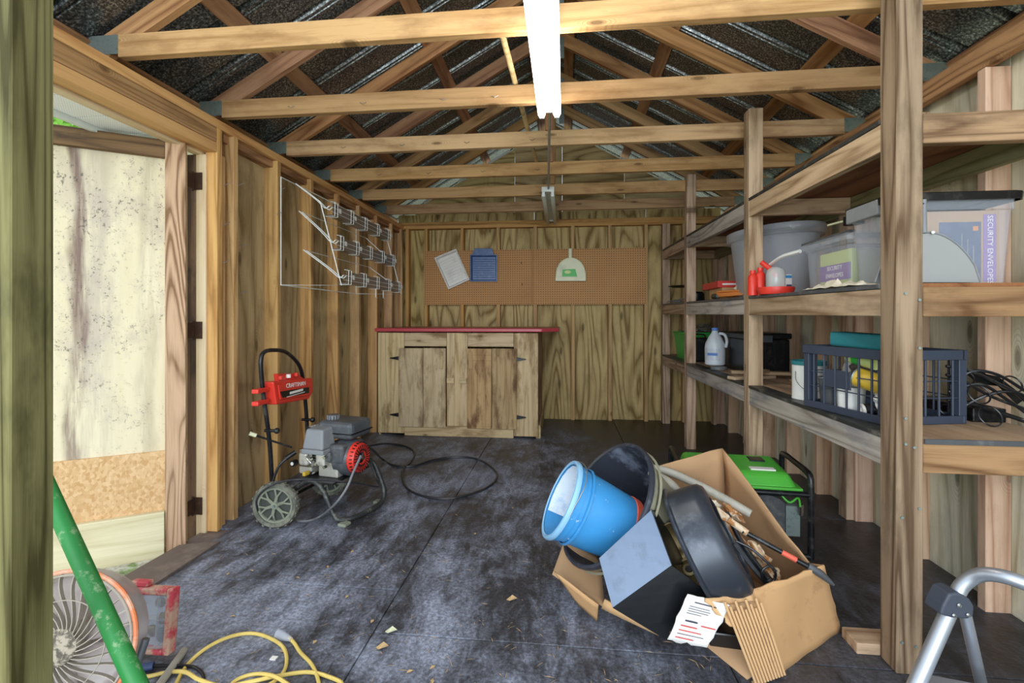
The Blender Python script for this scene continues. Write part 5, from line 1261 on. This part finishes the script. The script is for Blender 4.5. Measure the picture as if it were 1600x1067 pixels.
# contents
tc = thing('teal_case', 'long teal plastic case sticking up out of the black crate', 'case', cw(.16, .1, .2))
m = MB(); m.box((-.15, -.045, -.03), (.11, .045, .03), Matrix.Translation(cw(.13, .20, .285)) @ frame(ey*-1+ex*.10+Vector((0, 0, -.03))).to_3x3().to_4x4()); m.build('case_body', M['teal'], tc, bevel=.012, segs=3)
m = MB(); m.box((-.06, -.04, -.015), (.10, .04, .015), Matrix.Translation(cw(.13, .15, .225)) @ frame(ey*-1+ex*.1).to_3x3().to_4x4()); m.build('case_base', M['teal'], tc, bevel=.006)
def lathe_thing(name, lab, cat, pos, axis, parts):
    t = thing(name, lab, cat, pos)
    for pn_2, prof, mt in parts: m = MB(); m.lathe(prof, zframe(axis, pos), 20); m.build(pn_2, M[mt], t, smooth=True)
    return t
lathe_thing('yellow_can', 'tilted yellow tin with a silver rim inside the crate', 'tin', cw(.07, .055, .125), (-.55, .8, .25), (('tin_body', [(.001, 0), (.036, 0), (.036, .11)], 'yellow'), ('tin_rim', [(.0365, .106), (.038, .11), (.033, .113), (.001, .108)], 'galv')))
lathe_thing('mesh_cup', 'dark wire mesh cup standing in the far end of the crate', 'cup', cw(.055, .32, .008), (0, 0, 1), (('cup_wall', [(.001, 0), (.030, 0), (.042, .12)], 'dark_grey'), ('cup_rim', [(.042, .117), (.044, .12), (.042, .123)], 'twine')))
lathe_thing('white_tub', 'white plastic container standing low in the middle of the crate', 'container', cw(.06, .215, .008), (0, 0, 1), (('tub_body', [(.001, 0), (.045, 0), (.048, .09), (.001, .09)], 'white_pl'), ('tub_lid', [(.050, .085), (.050, .098), (.001, .10)], 'letters')))
lathe_thing('caulk_tube', 'short black tube with a white ring end lying at the crate bottom', 'tube', cw(.022, .12, .032), (-1, .15, -.15), (('tube_body', [(.001, -.05), (.022, -.05), (.022, .0)], 'black_metal'), ('ring_end', [(.0225, -.006), (.0225, .003), (.014, .003), (.014, -.004), (.001, -.004)], 'letters')))
lathe_thing('spray_bottle', 'pale clear bottle leaning in the far end of the crate', 'bottle', cw(.15, .33, .01), (.05, -.05, 1), (('bottle_body', [(.001, 0), (.038, 0), (.04, .12), (.03, .17), (.012, .2)], 'clear_dome'), ('bottle_cap', [(.014, .198), (.014, .225), (.001, .226)], 'dark_grey')))
lump('plastic_bag', 'crumpled white plastic bag at the near end of the crate', 'bag', cw(.07, .07, .065), (.045, .045, .05), M['white_pl'], 3)
lump('plastic_bag', 'glossy white bag behind the yellow tin in the crate', 'bag', cw(.13, .12, .11), (.06, .06, .06), M['clear_tub'], 8)
lump('plastic_bag', 'pinkish clear bag bulging at the crate top centre', 'bag', cw(.12, .235, .17), (.06, .05, .055), M['clear_holder'], 6)
gb = lathe_thing('green_spray_tin', 'yellow and green tin lying across the crate top under the teal case', 'tin', cw(.05, .21, .225), (.25, -.95, -.15), (('tin_body', [(.001, 0), (.024, 0), (.024, .12), (.001, .12)], 'lime'), ('green_band', [(.0245, .03), (.0245, .07)], 'green_bin')))
lathe_thing('jar', 'round galvanised jar lid pile behind the crate top', 'lid', cw(.2, .34, .19), (0, 0, 1), (('jar_body', [(.001, 0), (.035, 0), (.035, .08), (.001, .082)], 'galv'),))
# small shelf wedge in the crate's near end: scrap of cardboard
# wrought iron tangle at the near right end of the lower shelf
wi = thing('iron_plant_stand', 'folded black wrought iron stand with ring feet lying behind the crate', 'plant stand', (1.46, 2.0, z0_(2)))
def iron(pts, r=.005, n=4): return tubepart('iron_bar', pts, r, M['black_tube'], wi, n, 7)
def rg_(u, v, Y, r, tilt=(0, -1, .5)):
    m = MB(); Zz = zframe(tilt, PY(u, v, Y)); m.tube([Zz @ Vector((r*math.cos(2*PI*k/20), r*math.sin(2*PI*k/20), 0)) for k in range(20)], .0028, 6, True); return m.build('iron_ring', M['black_tube'], wi, smooth=True)
for (u, v, Y, r) in ((1530, 616, 1.86, .034), (1547, 650, 1.84, .036), (1582, 600, 1.9, .03), (1478, 640, 1.93, .02), (1510, 590, 1.9, .025)): rg_(u, v, Y, r)
for pts in (((1478, 572), (1510, 577), (1545, 592), (1575, 607), (1604, 620)), ((1478, 585), (1510, 598), (1550, 620), (1604, 640)), ((1480, 625), (1520, 632), (1560, 645), (1604, 660)), ((1485, 600), (1520, 580), (1560, 586), (1604, 612)), ((1482, 612), (1530, 600), (1570, 622), (1604, 646)), ((1495, 640), (1540, 618), (1580, 612), (1604, 628))):
    iron([PY(u, v, 1.90-.0004*(u-1480)) for u, v in pts], .0055)
for (pp, dz) in ((((1500, 576), (1536, 580), (1566, 604), (1530, 600)), 0), (((1540, 584), (1560, 588), (1604, 622), (1590, 632)), .02), (((1484, 620), (1530, 630), (1604, 655), (1560, 652)), .0)):
    MB().prism([PY(u, v, 1.93-dz) for u, v in pp], (0, .004, 0)).build('iron_plate', M['black_metal'], wi, bevel=.001)
MB().box((1.47, 1.90, z0_(1.9)+.0), (1.58, 2.2, z0_(1.9)+.05)).build('base_grid', M['black_metal'], wi, bevel=.004)

# ------------------------------------------------------------------ foreground
# fan
fc = PD(95, 1010, 1.28); fn = CV(.10, .22, -1).normalized(); Fz = zframe(fn, fc, CV(1, 0, 0)); FR = .186
fan = thing('floor_fan', 'dusty round fan with an orange rim and curved clear grille at lower left', 'fan', (fc.x, fc.y, 0))
m = MB(); m.tube([Fz @ Vector((FR*math.cos(2*PI*k/48), FR*math.sin(2*PI*k/48), 0)) for k in range(48)], .006, 8, True); m.build('orange_rim', M['orange_rim'], fan, smooth=True)
m = MB(); m.tube([Fz @ Vector((FR*.95*math.cos(2*PI*k/48), FR*.95*math.sin(2*PI*k/48), .004)) for k in range(48)], .003, 6, True); m.tube([Fz @ Vector((FR*.62*math.cos(2*PI*k/48), FR*.62*math.sin(2*PI*k/48), .010)) for k in range(48)], .0016, 6, True); m.build('grille_ring', M['fan_grime'], fan, smooth=True)
m = MB(); m.lathe([(FR, 0), (FR*.99, -.04), (FR*.9, -.085), (FR*.88, -.09)], Fz, 48); m.build('housing', M['fan_clear'], fan, smooth=True)
m = MB(); m.lathe([(.001, .018), (.035, .018), (.046, .012), (.048, .0)], Fz, 30); m.build('grille_hub', M['grimy_hub'], fan, smooth=True)
for k in range(30):
    a0 = 2*PI*k/30; pts = []
    for j in range(9):
        q_ = j/8; r_ = .046+(FR-.048)*q_; a = a0+.75*math.sin(q_*PI*.5)**1.0*(1-.35*q_); pts.append(Fz @ Vector((r_*math.cos(a), r_*math.sin(a), .012-.010*q_)))
    m = MB(); vv = []; 
    for p in pts: vv += [p, p-fn*.012]
    m.add(vv, [(2*i, 2*i+1, 2*i+3, 2*i+2) for i in range(len(pts)-1)]); m.build('grille_rib', M['fan_grime'], fan, solid=.0022)
for k in range(5):
    a0 = 2*PI*k/5; m = MB(); vv = []; fs = []; ns, nr = 6, 5
    for i in range(nr+1):
        r_ = .035+(FR*.88-.035)*i/nr
        for j in range(ns+1):
            s_ = j/ns; a = a0+s_*.95+.25*i/nr; vv.append(Fz @ Vector((r_*math.cos(a), r_*math.sin(a), -.03-.03*s_)))
    for i in range(nr):
        for j in range(ns): a = i*(ns+1)+j; fs.append((a, a+1, a+ns+2, a+ns+1))
    m.add(vv, fs); m.build('fan_blade', M['fan_clear'], fan, smooth=True, solid=.002)
m = MB(); m.lathe([(.03, -.02), (.038, -.03), (.038, -.10), (.001, -.11)], Fz, 24); m.build('motor', M['fan_grime'], fan, smooth=True)
tubepart('stand', [Fz @ Vector((-FR-.01, 0, -.03)), Fz @ Vector((-FR*.9, -.14, -.03)), Vector((fc.x-.13, fc.y+.0, .012)), Vector((fc.x+.13, fc.y+.03, .012)), Fz @ Vector((FR*.9, -.14, -.03)), Fz @ Vector((FR+.01, 0, -.03))], .009, M['dark_grey'], fan, 4)
m = MB(); m.lathe([(FR*.88, -.09), (FR*.6, -.10), (.05, -.105), (.001, -.106)], Fz, 36); m.build('rear_grille', M['fan_clear'], fan, smooth=True)
# parts organiser
og = thing('parts_organizer', 'clear parts organizer case with a worn red frame standing beside the fan', 'organizer', PD(225, 1030, 1.52))
ux, uz = (PD(262, 925, 1.50)-PD(150, 920, 1.54)).normalized(), Vector((0, .10, 1)).normalized(); on = ux.cross(uz).normalized()
if on.y > 0: on = -on
O0 = PD(262, 1026, 1.535); OM = Matrix((-ux, uz, on)).transposed().to_4x4(); OM.translation = O0; OW, OH = .25, .205
def ob(name, a, b, mat, bev=.006): m = MB(); m.box(a, b, OM); return m.build(name, mat, og, bevel=bev, segs=2)
ob('case_back', (0.010, .006, -.045), (OW-.010, OH-.006, -.034), M['clear_tub'], .008)
for a, b in (((0, 0, -.032), (.024, OH, .0)), ((OW-.024, 0, -.032), (OW, OH, .0)), ((.0245, OH-.022, -.032), (OW-.0245, OH, .0)), ((.0245, 0, -.032), (OW-.0245, .016, .0))): ob('frame_bar', a, b, M['red_worn'], .005)
ob('clear_lid', (.026, .018, -.010), (OW-.026, OH-.024, -.003), M['clear'], .002)
for k in range(1, 4): ob('divider', (OW*k/4-.001, .02, -.035), (OW*k/4+.001, OH-.024, -.011), M['clear_tub'], 0)
ob('divider', (.026, OH*.5-.001, -.035), (OW-.026, OH*.5+.001, -.011), M['clear_tub'], 0)
for (x, z, s_) in ((.06, .10, .02), (.05, .05, .026), (.09, .06, .02), (.07, .15, .018)):
    m = MB(); m.ball(OM @ Vector((x, z, -.028)), s_, 8, 6, (1, .5, 1)); m.build('small_part', M['dark_grey'] if s_ > .02 else M['brass'], og)
ob('latch', (.10, OH+.001, -.03), (.17, OH+.018, -.004), M['red_worn'], .004)
# green pole
p0, p1 = PD(53, 716, .98), PD(213, 1067, .83); dd_ = (p1-p0).normalized(); pe = p1+dd_*((p1.z-.016)/-dd_.z)
gp_ = MB(); gp_.tube([p0-dd_*.35, p0, p1, pe], .0155, 14); tag(gp_.build('green_pole', M['green_pole'], smooth=True), 'chipped green painted pole leaning diagonally in the lower left foreground', 'pole')
# yellow cord
yc = thing('extension_cord', 'yellow extension cord lying in loops on the dusty floor in the foreground', 'cord', (-1.0, 1.45, 0))
def fl(u, v, z=.0065): return PZ(u, v, z)
Y_ = [(205, 1060), (235, 1056), (262, 1050), (290, 1050), (312, 1062), (350, 1072), (395, 1064), (440, 1055), (480, 1050), (510, 1056), (535, 1070), (500, 1090), (440, 1092), (400, 1080), (425, 1067), (443, 1050), (448, 1030), (443, 1012), (428, 1000), (405, 991), (380, 990), (350, 998), (320, 1014), (295, 1036), (278, 1062), (270, 1090), (300, 1110), (345, 1085), (370, 1062), (400, 1053), (430, 1057), (460, 1075), (497, 1085), (497, 1062), (487, 1038), (470, 1020), (460, 1005), (452, 996)]
pts = [fl(u, v, .0065+ (.012 if i % 9 in (3, 4) else 0)) for i, (u, v) in enumerate(Y_)]
tubepart('cord', pts, .0058, M['cord'], yc, 5, 8)
m = MB(); a, b = fl(455, 999, .012), fl(434, 990, .014); m.tube([a, a.lerp(b, .3), a.lerp(b, .6), b], .01, 10, rads=[.007, .011, .014, .015]); m.build('socket_end', M['clear_tub'], yc, smooth=True)
# black handled tool and lead
bh = thing('black_lead', 'black lead with a ribbed navy grip lying before the organizer', 'lead', fl(260, 1040))
tubepart('grip', [fl(208, 1046, .014), fl(240, 1040, .014)], .012, M['navy'], bh, 1)
tubepart('lead', [fl(240, 1040, .014), fl(280, 1040, .01), fl(305, 1043, .007), fl(318, 1056, .006), fl(315, 1072, .006)], .005, M['black_tube'], bh)
m = MB(); m.cyl(fl(238, 1085, .012), fl(288, 1016, .012), .0115, 12); tag(m.build('grey_rod', M['grey_pipe'], smooth=True), 'short chalky grey rod lying on the floor under the yellow cord', 'rod')
m = MB(); m.box((-.01, -.008, 0), (.01, .008, .004), Matrix.Translation(fl(428, 1029, .001))); tag(m.build('paper_scrap', M['letters']), 'tiny white square paper scrap lying inside the yellow cord loop', 'paper')
# ladder
ld = thing('step_ladder', 'aluminium step ladder with a curved top rail at the lower right corner', 'ladder', PD(1500, 1300, 1.12))
dL = 1.14
tubepart('handrail', [PD(1620, 918, 1.05), PD(1600, 911, 1.06), PD(1570, 901, 1.08), PD(1540, 897, 1.11), PD(1520, 902, 1.13), PD(1503, 915, dL), PD(1493, 933, dL)], .0155, M['ladder'], ld, 5, 14)
a, b = PD(1491, 936, dL), PD(1432, 1075, dL-.02); dv = (b-a); e = a+dv*((a.z-.0)/-dv.z); tubepart('front_leg', [a, e+Vector((0, 0, .02))], .0165, M['ladder'], ld, 1, 14)
a2, b2 = PD(1507, 955, dL+.02), PD(1533, 1075, dL+.05); dv = (b2-a2); e2 = a2+dv*((a2.z-.0)/-dv.z); tubepart('rear_leg', [a2, e2+Vector((0, 0, .02))], .0125, M['ladder'], ld, 1, 14)
q = [(1484, 928), (1498, 926), (1516, 936), (1523, 948), (1522, 964), (1512, 968), (1488, 966), (1470, 961), (1474, 947)]
m = MB(); m.prism([PD(u, v, dL-.024) for u, v in q], CV(0, 0, .048)); m.build('hinge_bracket', M['ladder_joint'], ld, bevel=.005, segs=3)
for (u, v) in ((1499, 946), (1513, 961), (1491, 962)):
    m = MB(); p = PD(u, v, dL-.026); m.lathe([(.001, .003), (.003, .003), (.005, 0)], zframe(CV(0, 0, -1), p), 12); m.build('rivet', M['chrome'], ld, smooth=True)
ex2 = CV(1, 0, 0)
for z in (.25,): 
    pa = a+(e-a)*((a.z-z)/a.z); m = MB(); m.box((0, -.04, -.012), (.38, .04, .012), Matrix.Translation(pa) @ frame(CV(.9, 0, -.3)).to_3x3().to_4x4()); m.build('step', M['ladder'], ld, bevel=.004)
aa = PD(1660, 940, 1.02); tubepart('far_leg', [PD(1620, 918, 1.05), PD(1640, 930, 1.04), Vector((PD(1660, 960, 1.0).x, PD(1660, 960, 1.0).y, .02))], .0155, M['ladder'], ld, 3)

# litter on the floor
lm = MB(); rnd = random.Random(12)
for k in range(420):
    u = rnd.uniform(230, 1250); v = rnd.uniform(790, 1067); p = PZ(u, v, .0015); a = rnd.random()*PI; big = rnd.random() < .06
    L_, w_ = ((.012, .006) if big else (rnd.uniform(.004, .022), .0009)); dx = Vector((math.cos(a), math.sin(a), 0)); dy = Vector((-dx.y, dx.x, 0))
    lm.add([p-dx*L_, p-dy*w_+Vector((0, 0, .001)), p+dx*L_, p+dy*w_+Vector((0, 0, .003 if big else .0006))], [(0, 1, 2, 3)])
tag(lm.build('floor_litter', M['leaf']), 'scattered straw, leaf crumbs and grit on the dusty floor', 'litter', kind='stuff')
for k, (u, v, lab) in enumerate(((611, 987, 'pale leaf scrap standing on the mat seam in the foreground'), (597, 1012, 'brown leaf scrap just below the mat seam'), (800, 937, 'curled tan leaf left of the cardboard box'))):
    p = PZ(u, v, .002); m = MB(); vv = [p+Vector((-.022, 0, 0)), p+Vector((-.008, -.012, .004)), p+Vector((.014, -.006, .010)), p+Vector((.02, .008, .004)), p+Vector((0, .014, .012))]; m.add(vv+[v_-Vector((0, 0, .0015)) for v_ in vv], [(0, 1, 2, 3, 4), (9, 8, 7, 6, 5)]+[(i, (i+1) % 5, (i+1) % 5+5, i+5) for i in range(5)]); tag(m.build('leaf', M['leaf'] if k else M['cream_pl']), lab, 'leaf')
